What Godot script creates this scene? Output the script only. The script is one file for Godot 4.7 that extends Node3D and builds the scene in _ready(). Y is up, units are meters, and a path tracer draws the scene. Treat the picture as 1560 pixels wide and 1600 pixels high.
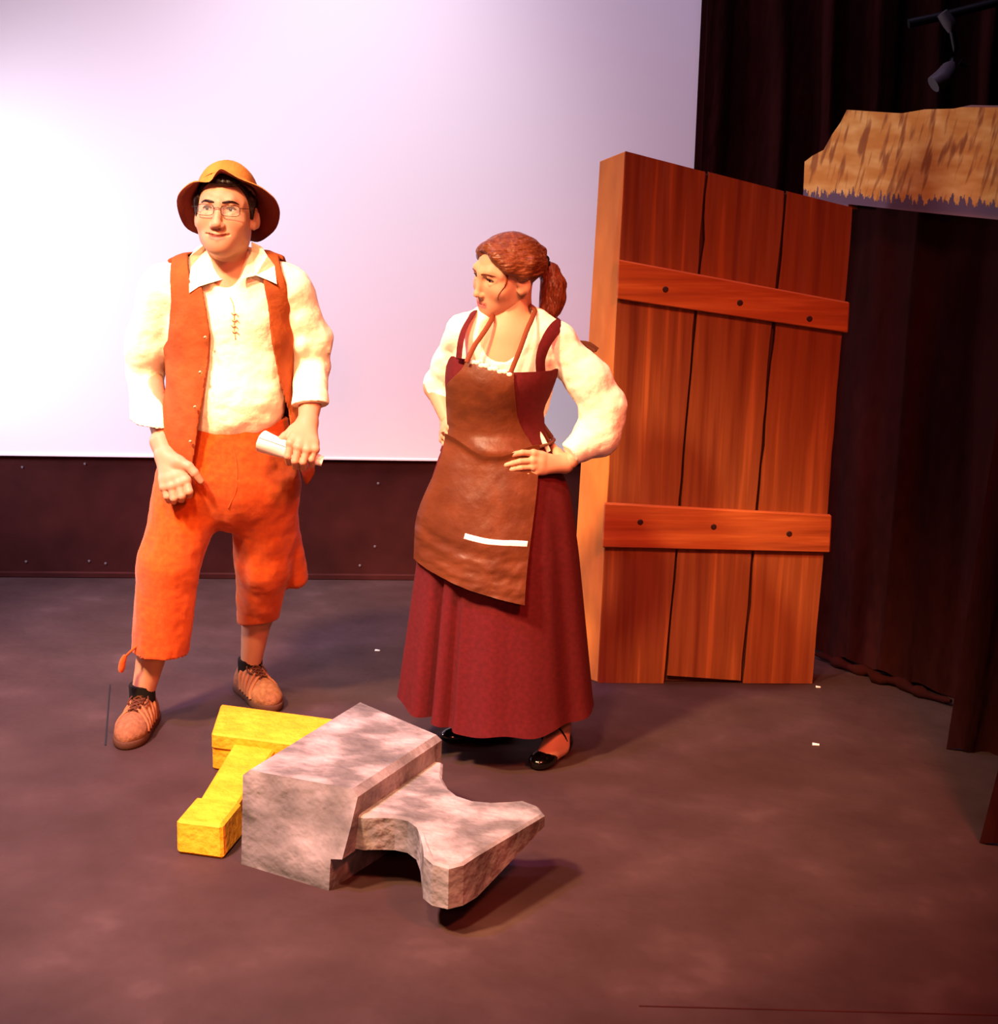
extends Node3D
# A stage scene: two costumed players before a lit backdrop screen, a painted door flat, a prop anvil and mallet.

# ---------------------------------------------------------------- signed distance fields, meshed as surface nets
class Paint extends RefCounted:
	func at(_p: Vector3) -> Color: return Color.WHITE


class Warp extends RefCounted:
	func at(_p: Vector3, d: float) -> float: return d


class Sdf extends RefCounted:
	var o: Vector3
	var h: float
	var nx: int
	var ny: int
	var nz: int
	var d := PackedFloat32Array()

	func _init(lo: Vector3, hi: Vector3, cell: float):
		o = lo; h = cell
		nx = int((hi.x - lo.x) / cell) + 2; ny = int((hi.y - lo.y) / cell) + 2; nz = int((hi.z - lo.z) / cell) + 2
		d.resize(nx * ny * nz); d.fill(9.0)

	func value(p: Vector3) -> float:
		var q := (p - o) / h
		var i := clampi(int(q.x), 0, nx - 2); var j := clampi(int(q.y), 0, ny - 2); var k := clampi(int(q.z), 0, nz - 2)
		var f := q - Vector3(i, j, k)
		var at := (k * ny + j) * nx + i
		var dz := nx * ny
		var a := lerpf(lerpf(d[at], d[at + 1], f.x), lerpf(d[at + nx], d[at + nx + 1], f.x), f.y)
		var b := lerpf(lerpf(d[at + dz], d[at + dz + 1], f.x), lerpf(d[at + dz + nx], d[at + dz + nx + 1], f.x), f.y)
		return lerpf(a, b, f.z)

	# the nearest point of the surface, lifted by off
	func snap(p: Vector3, off := 0.0) -> Vector3:
		var g := Vector3.UP
		for n in 4:
			g = Vector3(value(p + Vector3(h, 0, 0)) - value(p - Vector3(h, 0, 0)), value(p + Vector3(0, h, 0)) - value(p - Vector3(0, h, 0)), value(p + Vector3(0, 0, h)) - value(p - Vector3(0, 0, h))).normalized()
			p -= g * value(p)
		return p + g * off

	# how far forward the surface lies at x, y
	func front(x: float, y: float) -> float:
		var i := clampi(int(round((x - o.x) / h)), 0, nx - 1)
		var j := clampi(int(round((y - o.y) / h)), 0, ny - 1)
		for kk in range(nz - 2, 0, -1):
			var a := d[(kk * ny + j) * nx + i]
			if a < 0.0:
				var b := d[((kk + 1) * ny + j) * nx + i]
				return o.z + (kk + a / (a - b)) * h
		return o.z

	func copy() -> Sdf:
		var s = Sdf.new(o, o + Vector3(h, h, h), h)
		s.nx = nx; s.ny = ny; s.nz = nz; s.d = d.duplicate()
		return s

	func span(lo: Vector3, hi: Vector3) -> PackedInt32Array:
		return PackedInt32Array([maxi(0, int((lo.x - o.x) / h)), mini(nx - 1, int((hi.x - o.x) / h) + 1), maxi(0, int((lo.y - o.y) / h)), mini(ny - 1, int((hi.y - o.y) / h) + 1), maxi(0, int((lo.z - o.z) / h)), mini(nz - 1, int((hi.z - o.z) / h) + 1)])

	# a tapered limb; fl flattens it along an axis; mode 0 joins, 1 carves
	func cone(a: Vector3, b: Vector3, ra: float, rb: float, k := 0.02, mode := 0, fl := Vector3.ONE) -> Sdf:
		var m := maxf(ra, rb) * maxf(1.0, maxf(fl.x, maxf(fl.y, fl.z))) + k + 2.5 * h
		var mm := Vector3(m, m, m)
		var s := span(a.min(b) - mm, a.max(b) + mm)
		var inv := Vector3.ONE / fl
		var a2 := a * inv
		var ba := b * inv - a2
		var bb := maxf(ba.dot(ba), 1e-9)
		var sc := minf(fl.x, minf(fl.y, fl.z))
		sc = lerpf(sc, 1.0, 0.5) if sc < 1.0 else 1.0
		var k1 := maxf(k, 1e-5)
		for kk in range(s[4], s[5] + 1):
			for j in range(s[2], s[3] + 1):
				var at := (kk * ny + j) * nx + s[0]
				var p := (o + Vector3(s[0] * h, j * h, kk * h)) * inv - a2
				var step := h * inv.x
				for i in range(s[0], s[1] + 1):
					var t := clampf(p.dot(ba) / bb, 0.0, 1.0)
					var x := ((p - ba * t).length() - lerpf(ra, rb, t)) * sc
					var c := d[at]
					if mode == 0:
						var e := maxf(k1 - absf(c - x), 0.0) / k1
						d[at] = minf(c, x) - e * e * k1 * 0.25
					else:
						var e2 := maxf(k1 - absf(c + x), 0.0) / k1
						d[at] = maxf(c, -x) + e2 * e2 * k1 * 0.25
					at += 1
					p.x += step
		return self

	func ell(c0: Vector3, r: Vector3, k := 0.02, mode := 0, b := Basis.IDENTITY) -> Sdf:
		var m := maxf(r.x, maxf(r.y, r.z)) + k + 2.5 * h
		if b == Basis.IDENTITY:
			m = 0.0
		var mm := Vector3(m, m, m) if m > 0.0 else r + Vector3.ONE * (k + 2.5 * h)
		var s := span(c0 - mm, c0 + mm)
		var k1 := maxf(k, 1e-5)
		var i1 := Vector3.ONE / r
		var bt := b.transposed()
		for kk in range(s[4], s[5] + 1):
			for j in range(s[2], s[3] + 1):
				var at := (kk * ny + j) * nx + s[0]
				for i in range(s[0], s[1] + 1):
					var q: Vector3 = bt * (o + Vector3(i * h, j * h, kk * h) - c0) * i1
					var l := q.length()
					var x := l * (l - 1.0) / maxf((q * i1).length(), 1e-6)
					var c := d[at]
					if mode == 0:
						var e := maxf(k1 - absf(c - x), 0.0) / k1
						d[at] = minf(c, x) - e * e * k1 * 0.25
					else:
						var e2 := maxf(k1 - absf(c + x), 0.0) / k1
						d[at] = maxf(c, -x) + e2 * e2 * k1 * 0.25
					at += 1
		return self

	# keeps what lies behind the plane
	func cut(p0: Vector3, n: Vector3, near := Vector3.ZERO, reach := 99.0) -> Sdf:
		n = n.normalized()
		var at := 0
		for kk in nz:
			for j in ny:
				for i in nx:
					if d[at] < 0.1:
						var p := o + Vector3(i * h, j * h, kk * h)
						if reach > 50.0 or p.distance_squared_to(near) < reach * reach:
							d[at] = maxf(d[at], (p - p0).dot(n))
					at += 1
		return self

	# f(position, distance) -> distance, where the surface is near
	func each(f: Warp, band := 0.05) -> Sdf:
		var at := 0
		for kk in nz:
			for j in ny:
				for i in nx:
					if absf(d[at]) < band:
						d[at] = f.at(o + Vector3(i * h, j * h, kk * h), d[at])
					at += 1
		return self

	func rough(n: FastNoiseLite, amp: float, sc := Vector3.ONE) -> Sdf:
		var at := 0
		var band := amp * 2.0 + 3.0 * h
		for kk in nz:
			for j in ny:
				for i in nx:
					if absf(d[at]) < band:
						d[at] += amp * n.get_noise_3dv((o + Vector3(i * h, j * h, kk * h)) * sc)
					at += 1
		return self

	func mesh(into: Dictionary, xf := Transform3D.IDENTITY, paint: Paint = null) -> void:
		var vs: PackedVector3Array = into.v
		var ns: PackedVector3Array = into.n
		var cs: PackedColorArray = into.c
		var ids: PackedInt32Array = into.i
		var own := PackedInt32Array()
		own.resize(d.size()); own.fill(-1)
		var lim := 2.5 * h
		var dy := nx
		var dz := nx * ny
		for kk in nz - 1:
			for j in ny - 1:
				var at := (kk * ny + j) * nx - 1
				for i in nx - 1:
					at += 1
					var a0 := d[at]
					if absf(a0) > lim: continue
					var a1 := d[at + 1]; var a2 := d[at + dy]; var a3 := d[at + dy + 1]
					var a4 := d[at + dz]; var a5 := d[at + dz + 1]; var a6 := d[at + dz + dy]; var a7 := d[at + dz + dy + 1]
					var inside := int(a0 < 0) + int(a1 < 0) + int(a2 < 0) + int(a3 < 0) + int(a4 < 0) + int(a5 < 0) + int(a6 < 0) + int(a7 < 0)
					if inside == 0 or inside == 8: continue
					var p := Vector3.ZERO
					var n := 0
					if (a0 < 0) != (a1 < 0): p += Vector3(a0 / (a0 - a1), 0, 0); n += 1
					if (a2 < 0) != (a3 < 0): p += Vector3(a2 / (a2 - a3), 1, 0); n += 1
					if (a4 < 0) != (a5 < 0): p += Vector3(a4 / (a4 - a5), 0, 1); n += 1
					if (a6 < 0) != (a7 < 0): p += Vector3(a6 / (a6 - a7), 1, 1); n += 1
					if (a0 < 0) != (a2 < 0): p += Vector3(0, a0 / (a0 - a2), 0); n += 1
					if (a1 < 0) != (a3 < 0): p += Vector3(1, a1 / (a1 - a3), 0); n += 1
					if (a4 < 0) != (a6 < 0): p += Vector3(0, a4 / (a4 - a6), 1); n += 1
					if (a5 < 0) != (a7 < 0): p += Vector3(1, a5 / (a5 - a7), 1); n += 1
					if (a0 < 0) != (a4 < 0): p += Vector3(0, 0, a0 / (a0 - a4)); n += 1
					if (a1 < 0) != (a5 < 0): p += Vector3(1, 0, a1 / (a1 - a5)); n += 1
					if (a2 < 0) != (a6 < 0): p += Vector3(0, 1, a2 / (a2 - a6)); n += 1
					if (a3 < 0) != (a7 < 0): p += Vector3(1, 1, a3 / (a3 - a7)); n += 1
					p /= n
					var g := Vector3(a1 + a3 + a5 + a7 - a0 - a2 - a4 - a6, a2 + a3 + a6 + a7 - a0 - a1 - a4 - a5, a4 + a5 + a6 + a7 - a0 - a1 - a2 - a3)
					own[at] = vs.size()
					var q := o + (Vector3(i, j, kk) + p) * h
					vs.append(xf * q)
					ns.append((xf.basis * g).normalized())
					if paint: cs.append(paint.at(q))
		for kk in range(1, nz - 1):
			for j in range(1, ny - 1):
				var at := (kk * ny + j) * nx
				for i in range(1, nx - 1):
					at += 1
					var a := d[at]
					if absf(a) > lim: continue
					if (a < 0) != (d[at + 1] < 0): quad(ids, own, at - dy - dz, at - dz, at, at - dy, a < 0)
					if (a < 0) != (d[at + dy] < 0): quad(ids, own, at - dz - 1, at - 1, at, at - dz, a < 0)
					if (a < 0) != (d[at + dz] < 0): quad(ids, own, at - 1 - dy, at - dy, at, at - 1, a < 0)
		into.v = vs; into.n = ns; into.c = cs; into.i = ids

	func quad(ids: PackedInt32Array, own: PackedInt32Array, a: int, b: int, c: int, e: int, out: bool) -> void:
		var p := own[a]; var q := own[b]; var r := own[c]; var s := own[e]
		if p < 0 or q < 0 or r < 0 or s < 0: return
		if out: ids.append_array(PackedInt32Array([p, r, q, p, s, r]))
		else: ids.append_array(PackedInt32Array([p, q, r, p, r, s]))


func pool() -> Dictionary:
	return {"v": PackedVector3Array(), "n": PackedVector3Array(), "c": PackedColorArray(), "i": PackedInt32Array()}


func baked(p: Dictionary) -> ArrayMesh:
	var a := []
	a.resize(Mesh.ARRAY_MAX)
	a[Mesh.ARRAY_VERTEX] = p.v; a[Mesh.ARRAY_NORMAL] = p.n; a[Mesh.ARRAY_INDEX] = p.i
	if p.c.size() == p.v.size() and p.c.size() > 0: a[Mesh.ARRAY_COLOR] = p.c
	var m := ArrayMesh.new()
	m.add_surface_from_arrays(Mesh.PRIMITIVE_TRIANGLES, a)
	return m


func skinned(s: Sdf, xf := Transform3D.IDENTITY, paint: Paint = null) -> ArrayMesh:
	var p := pool()
	s.mesh(p, xf, paint)
	return baked(p)


# ---------------------------------------------------------------- plain geometry
func starts() -> SurfaceTool:
	var st := SurfaceTool.new()
	st.begin(Mesh.PRIMITIVE_TRIANGLES)
	return st


func tri(st: SurfaceTool, a: Vector3, b: Vector3, c: Vector3, g := -1) -> void:   # a, b, c counter-clockwise seen from outside
	st.set_smooth_group(g)
	st.add_vertex(a)
	st.set_smooth_group(g)
	st.add_vertex(c)
	st.set_smooth_group(g)
	st.add_vertex(b)


func quad(st: SurfaceTool, a: Vector3, b: Vector3, c: Vector3, d: Vector3, g := -1) -> void:
	tri(st, a, b, c, g); tri(st, a, c, d, g)


func done(st: SurfaceTool) -> ArrayMesh:
	st.generate_normals()
	return st.commit()


# bevelled box from eight corners: bottom ring then top ring, each counter-clockwise seen from above
func hexa(st: SurfaceTool, v: Array, bev := 0.004) -> void:
	var mid := Vector3.ZERO
	for p in v: mid += p / 8.0
	var f := [[3, 2, 1, 0], [4, 5, 6, 7], [0, 1, 5, 4], [1, 2, 6, 5], [2, 3, 7, 6], [3, 0, 4, 7]]
	var nb := []
	for i in 8: nb.append({})
	for q in 6:
		for e in 4:
			var a: int = f[q][e]
			var p: Vector3 = v[a]
			var to_next: Vector3 = (v[f[q][(e + 1) % 4]] - p)
			var to_last: Vector3 = (v[f[q][(e + 3) % 4]] - p)
			nb[a][q] = p + to_next.normalized() * minf(bev, to_next.length() * 0.3) + to_last.normalized() * minf(bev, to_last.length() * 0.3)
	for q in 6:
		quad(st, nb[f[q][0]][q], nb[f[q][1]][q], nb[f[q][2]][q], nb[f[q][3]][q])
	for q in 6:
		for e in 4:
			var a: int = f[q][e]
			var b: int = f[q][(e + 1) % 4]
			for r in range(q + 1, 6):
				if f[r].has(a) and f[r].has(b): quad(st, nb[b][q], nb[a][q], nb[a][r], nb[b][r])
	for i in 8:
		var k: Array = nb[i].values()
		if ((k[1] - k[0]).cross(k[2] - k[0])).dot(v[i] - mid) > 0: tri(st, k[0], k[1], k[2])
		else: tri(st, k[0], k[2], k[1])


func box(st: SurfaceTool, lo: Vector3, hi: Vector3, bev := 0.004, xf := Transform3D.IDENTITY) -> void:
	var v := [Vector3(lo.x, lo.y, hi.z), Vector3(hi.x, lo.y, hi.z), Vector3(hi.x, lo.y, lo.z), Vector3(lo.x, lo.y, lo.z), Vector3(lo.x, hi.y, hi.z), Vector3(hi.x, hi.y, hi.z), Vector3(hi.x, hi.y, lo.z), Vector3(lo.x, hi.y, lo.z)]
	for i in 8: v[i] = xf * v[i]
	hexa(st, v, bev)


func tube(st: SurfaceTool, pts: Array, rad: Array, sides := 10, flat := 1.0, axis := Vector3.UP) -> void:
	var rings := []
	for i in pts.size():
		var t: Vector3 = (pts[mini(i + 1, pts.size() - 1)] - pts[maxi(i - 1, 0)]).normalized()
		var a := t.cross(axis)
		if a.length() < 0.05: a = t.cross(Vector3(0.3, 0.1, 1))
		a = a.normalized()
		var b := t.cross(a).normalized()
		var ring := []
		for k in sides:
			var w := TAU * k / sides
			ring.append(pts[i] + (a * cos(w) + b * sin(w) * flat) * rad[mini(i, rad.size() - 1)])
		rings.append(ring)
	for i in pts.size() - 1:
		for k in sides:
			var n := (k + 1) % sides
			quad(st, rings[i][k], rings[i + 1][k], rings[i + 1][n], rings[i][n], 1)
	for k in range(1, sides - 1):
		tri(st, rings[0][0], rings[0][k], rings[0][k + 1])
		tri(st, rings[-1][0], rings[-1][k + 1], rings[-1][k])


# a sheet with thickness over a grid of points g[row][column]; back is the offset to the hidden side
func sheet(st: SurfaceTool, g: Array, back: Vector3) -> void:
	var rows := g.size()
	var cols: int = g[0].size()
	for r in rows - 1:
		for c in cols - 1:
			quad(st, g[r + 1][c], g[r + 1][c + 1], g[r][c + 1], g[r][c], 1)
			quad(st, g[r][c] + back, g[r][c + 1] + back, g[r + 1][c + 1] + back, g[r + 1][c] + back, 2)
	for r in rows - 1:
		quad(st, g[r][0], g[r][0] + back, g[r + 1][0] + back, g[r + 1][0])
		quad(st, g[r][cols - 1] + back, g[r][cols - 1], g[r + 1][cols - 1], g[r + 1][cols - 1] + back)
	for c in cols - 1:
		quad(st, g[0][c], g[0][c + 1], g[0][c + 1] + back, g[0][c] + back)
		quad(st, g[rows - 1][c + 1], g[rows - 1][c], g[rows - 1][c] + back, g[rows - 1][c + 1] + back)


# a plan outline (counter-clockwise seen along -axis) given thickness: front and back rings may differ
func slab(st: SurfaceTool, front: Array, back: Array, bev := 0.0) -> void:
	var n := front.size()
	var nrm := (front[1] - front[0]).cross(front[2] - front[1]).normalized() as Vector3
	var c := Vector3.ZERO
	for p in front: c += p / n
	nrm = Vector3.ZERO
	for i in n: nrm += (front[i] - c).cross(front[(i + 1) % n] - c)
	nrm = nrm.normalized()
	var ax: Vector3 = (front[1] - front[0]).normalized()
	var ay := nrm.cross(ax)
	var flat := PackedVector2Array()
	for p in front: flat.append(Vector2((p - c).dot(ax), (p - c).dot(ay)))
	var ids := Geometry2D.triangulate_polygon(flat)
	for i in range(0, ids.size(), 3):
		var a := ids[i]; var b := ids[i + 1]; var e := ids[i + 2]
		if (flat[b] - flat[a]).cross(flat[e] - flat[a]) < 0: var sw := b; b = e; e = sw
		tri(st, front[a], front[b], front[e])
		tri(st, back[a], back[e], back[b])
	for i in n:
		var m := (i + 1) % n
		quad(st, front[m], front[i], back[i], back[m])


func ball(st: SurfaceTool, c: Vector3, r: Vector3, rings := 8, sides := 12, bs := Basis.IDENTITY) -> void:
	for i in rings:
		for k in sides:
			var q := []
			for e in [[i, k], [i + 1, k], [i + 1, k + 1], [i, k + 1]]:
				var a: float = PI * e[0] / rings
				var b: float = TAU * e[1] / sides
				q.append(c + bs * (Vector3(sin(a) * cos(b), cos(a), -sin(a) * sin(b)) * r))
			if i > 0: tri(st, q[0], q[1], q[3], 1)
			if i < rings - 1: tri(st, q[1], q[2], q[3], 1)


# ---------------------------------------------------------------- naming
var taken := {}


func numbered(called: String) -> String:
	var n: int = taken.get(called, 0)
	taken[called] = n + 1
	return called if n == 0 else "%s_%03d" % [called, n]


func tag(o: Node3D, label: String, category: String, group := "") -> Node3D:
	o.set_meta("label", label); o.set_meta("category", category)
	if group: o.set_meta("group", group)
	return o


func thing(called: String, label: String, category: String, at := Vector3.ZERO, group := "") -> Node3D:
	var o := Node3D.new()
	o.name = numbered(called)
	add_child(o)
	o.position = at
	return tag(o, label, category, group)


# the mesh is given in world coordinates; it is shifted to its parent's base
func part(called: String, mesh: Mesh, mat: Material, parent: Node3D = null, label := "") -> MeshInstance3D:
	var o := MeshInstance3D.new()
	o.mesh = mesh
	o.material_override = mat
	o.name = called if parent else numbered(called)
	(parent if parent else self).add_child(o, true)
	var p: Node3D = parent
	var off := Vector3.ZERO
	while p and p != self:
		off += p.position
		p = p.get_parent() as Node3D
	o.position = -off
	if label: o.set_meta("label", label)
	return o


func struct(called: String, mesh: Mesh, mat: Material) -> MeshInstance3D:
	var o := part(called, mesh, mat)
	o.set_meta("kind", "structure")
	return o


# ---------------------------------------------------------------- materials
func noise(seed_: int, freq: float, oct := 4, type := FastNoiseLite.TYPE_SIMPLEX_SMOOTH) -> FastNoiseLite:
	var n := FastNoiseLite.new()
	n.seed = seed_; n.frequency = freq; n.fractal_octaves = oct; n.noise_type = type
	return n


func noise_tex(seed_: int, freq: float, ramp: Array = [], oct := 4, size := 512, normal := 0.0) -> NoiseTexture2D:
	var t := NoiseTexture2D.new()
	t.width = size; t.height = size; t.seamless = true; t.generate_mipmaps = false
	t.noise = noise(seed_, freq, oct)
	if ramp:
		var g := Gradient.new()
		g.offsets = PackedFloat32Array(); g.colors = PackedColorArray()
		var os := PackedFloat32Array(); var cs := PackedColorArray()
		for e in ramp: os.append(e[0]); cs.append(e[1])
		g.offsets = os; g.colors = cs
		t.color_ramp = g
	if normal > 0.0:
		t.as_normal_map = true; t.bump_strength = normal
	return t


func stuff(color: Color, rough := 0.8, tex: Texture2D = null, bump: Texture2D = null, scale := Vector3.ONE, bump_amt := 1.0) -> StandardMaterial3D:
	var m := StandardMaterial3D.new()
	m.albedo_color = color; m.roughness = rough
	m.metallic_specular = 0.35
	if tex: m.albedo_texture = tex
	if bump:
		m.normal_enabled = true; m.normal_texture = bump; m.normal_scale = bump_amt
	if tex or bump:
		m.uv1_triplanar = true; m.uv1_world_triplanar = true; m.uv1_scale = scale
	return m


var M := {}


func materials() -> void:
	var weave := noise_tex(3, 0.12, [], 2, 256, 3.0)
	var soft := noise_tex(5, 0.02, [], 4, 512, 6.0)
	M.skin = stuff(Color.WHITE, 0.5)
	M.skin.vertex_color_use_as_albedo = true
	M.skin.subsurf_scatter_enabled = true; M.skin.subsurf_scatter_strength = 0.08
	M.shirt = stuff(Color(0.96, 0.93, 0.82), 0.9, null, soft, Vector3(2, 2, 2), 0.5)
	M.blouse = stuff(Color(0.97, 0.93, 0.86), 0.9, null, soft, Vector3(2, 2, 2), 0.5)
	M.vest = stuff(Color(1, 1, 1), 0.85, noise_tex(8, 0.012, [[0.0, Color(0.5, 0.23, 0.08)], [0.5, Color(0.6, 0.29, 0.115)], [1.0, Color(0.67, 0.35, 0.15)]], 5), soft, Vector3(1.5, 1.5, 1.5), 0.5)
	M.breeches = stuff(Color(1, 1, 1), 0.95, noise_tex(9, 0.01, [[0.0, Color(0.7, 0.26, 0.05)], [1.0, Color(0.8, 0.36, 0.09)]], 5), weave, Vector3(9, 9, 9), 0.3)
	M.breeches.rim_enabled = true; M.breeches.rim = 0.3; M.breeches.rim_tint = 0.6
	M.maroon = stuff(Color(1, 1, 1), 0.95, noise_tex(12, 0.01, [[0.0, Color(0.3, 0.055, 0.08)], [1.0, Color(0.38, 0.085, 0.11)]], 5), weave, Vector3(9, 9, 9), 0.3)
	M.leather = stuff(Color(1, 1, 1), 0.45, noise_tex(14, 0.012, [[0.0, Color(0.31, 0.15, 0.085)], [0.6, Color(0.37, 0.19, 0.105)], [1.0, Color(0.43, 0.225, 0.125)]], 5), noise_tex(15, 0.02, [], 5, 512, 6.0), Vector3(1.6, 1.6, 1.6), 0.35)
	M.cord = stuff(Color(0.45, 0.22, 0.13), 0.7)
	M.felt = stuff(Color(1, 1, 1), 0.9, noise_tex(16, 0.01, [[0.0, Color(0.7, 0.43, 0.17)], [1.0, Color(0.82, 0.56, 0.25)]], 4), weave, Vector3(3, 3, 3), 0.4)
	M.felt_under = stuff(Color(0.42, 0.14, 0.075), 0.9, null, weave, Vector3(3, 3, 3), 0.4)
	M.hair_dark = stuff(Color(0.1, 0.035, 0.03), 0.45, null, noise_tex(17, 0.03, [], 3, 256, 8.0), Vector3(14, 3, 14), 0.8)
	M.hair = stuff(Color(1, 1, 1), 0.4, noise_tex(18, 0.02, [[0.0, Color(0.28, 0.13, 0.075)], [0.5, Color(0.42, 0.22, 0.13)], [1.0, Color(0.6, 0.37, 0.22)]], 4), noise_tex(19, 0.03, [], 3, 256, 8.0), Vector3(3, 14, 3), 0.8)
	M.hair_tail = stuff(Color(1, 1, 1), 0.4, noise_tex(20, 0.02, [[0.0, Color(0.27, 0.11, 0.06)], [0.5, Color(0.4, 0.18, 0.1)], [1.0, Color(0.55, 0.28, 0.15)]], 4), noise_tex(19, 0.03, [], 3, 256, 8.0), Vector3(14, 2.5, 14), 0.8)
	M.black_cloth = stuff(Color(0.06, 0.045, 0.05), 0.95)
	M.black_shine = stuff(Color(0.03, 0.02, 0.02), 0.15)
	M.black_shine.metallic_specular = 0.6
	M.suede = stuff(Color(1, 1, 1), 0.9, noise_tex(22, 0.02, [[0.0, Color(0.42, 0.26, 0.18)], [1.0, Color(0.62, 0.42, 0.3)]], 4), weave, Vector3(5, 5, 5), 0.5)
	M.suede_strap = stuff(Color(0.62, 0.4, 0.27), 0.9)
	M.suede_dark = stuff(Color(0.32, 0.17, 0.11), 0.9)
	M.rubber = stuff(Color(0.3, 0.18, 0.13), 0.8)
	M.sclera = stuff(Color(0.92, 0.88, 0.84), 0.2)
	M.iris = stuff(Color(0.16, 0.08, 0.05), 0.15)
	M.teeth = stuff(Color(0.9, 0.84, 0.74), 0.3)
	M.wire = stuff(Color(0.35, 0.22, 0.18), 0.3)
	M.wire.metallic = 0.8
	M.brass = stuff(Color(0.85, 0.7, 0.5), 0.3)
	M.brass.metallic = 0.8
	M.paper = stuff(Color(0.95, 0.93, 0.93), 0.8)
	M.lens = StandardMaterial3D.new()
	M.lens.albedo_color = Color(1, 1, 1, 0.03); M.lens.roughness = 0.05; M.lens.metallic_specular = 0.15
	M.lens.transparency = BaseMaterial3D.TRANSPARENCY_ALPHA
	# the setting
	M.screen = stuff(Color(0.93, 0.92, 0.94), 0.95)
	M.black_wall = stuff(Color(1, 1, 1), 0.75, noise_tex(31, 0.006, [[0.0, Color(0.2, 0.1, 0.1)], [1.0, Color(0.29, 0.145, 0.14)]], 5), null, Vector3(0.8, 0.8, 0.8))
	M.drape = stuff(Color(1, 1, 1), 0.95, noise_tex(32, 0.01, [[0.0, Color(0.12, 0.045, 0.042)], [1.0, Color(0.2, 0.075, 0.07)]], 4), weave, Vector3(1, 0.2, 1), 0.3)
	M.house = stuff(Color(0.06, 0.05, 0.055), 0.95)
	M.floor = stuff(Color(1, 1, 1), 0.6, noise_tex(33, 0.008, [[0.0, Color(0.21, 0.145, 0.145)], [0.45, Color(0.235, 0.168, 0.17)], [0.7, Color(0.255, 0.185, 0.188)], [1.0, Color(0.31, 0.235, 0.24)]], 6, 1024), noise_tex(34, 0.03, [], 4, 512, 3.0), Vector3(0.3, 0.3, 0.3), 0.3)
	for k in [M.drape, M.black_wall, M.house]: k.metallic_specular = 0.06
	M.floor.metallic_specular = 0.25
	M.metal_grey = stuff(Color(0.4, 0.38, 0.4), 0.4)
	M.lamp_grey = stuff(Color(0.3, 0.27, 0.28), 0.5)
	M.metal_black = stuff(Color(0.06, 0.055, 0.06), 0.5)
	# the painted props
	M.stone = stuff(Color(1, 1, 1), 0.75, noise_tex(41, 0.012, [[0.0, Color(0.32, 0.31, 0.32)], [0.38, Color(0.41, 0.395, 0.405)], [0.58, Color(0.53, 0.505, 0.52)], [1.0, Color(0.66, 0.63, 0.65)]], 4), noise_tex(42, 0.04, [], 4, 512, 8.0), Vector3(0.75, 0.75, 1.0), 0.4)
	M.yellow = stuff(Color(1, 1, 1), 0.7, noise_tex(43, 0.012, [[0.0, Color(0.84, 0.56, 0.09)], [0.5, Color(0.88, 0.62, 0.12)], [1.0, Color(0.91, 0.69, 0.17)]], 5), noise_tex(42, 0.04, [], 4, 512, 8.0), Vector3(1.5, 1.5, 1.5), 0.4)
	M.dark_line = stuff(Color(0.16, 0.06, 0.03), 0.9)
	M.nail = stuff(Color(0.2, 0.09, 0.06), 0.6)


func plank_mat(seed_: int, dark: Color, mid: Color, light: Color, across := Vector3(2.6, 0.09, 2.6)) -> StandardMaterial3D:
	return stuff(Color.WHITE, 0.8, noise_tex(seed_, 0.012, [[0.0, dark], [0.45, mid], [0.62, mid], [0.85, light], [1.0, light]], 4), noise_tex(44, 0.03, [], 3, 256, 4.0), across, 0.4)


# ---------------------------------------------------------------- the scene
func lamp(at: Vector3, to: Vector3, color: Color, energy: float, angle: float, size := 0.12, blend := 1.0) -> SpotLight3D:
	var l := SpotLight3D.new()
	l.name = numbered("stage_spotlight")
	add_child(l)
	l.look_at_from_position(at, to, Vector3.UP if absf((to - at).normalized().y) < 0.98 else Vector3.RIGHT)
	l.light_color = color; l.light_energy = energy
	l.spot_angle = angle; l.spot_angle_attenuation = blend; l.spot_range = 16.0; l.spot_attenuation = 2.0
	l.light_size = size; l.shadow_enabled = true
	return l


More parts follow.
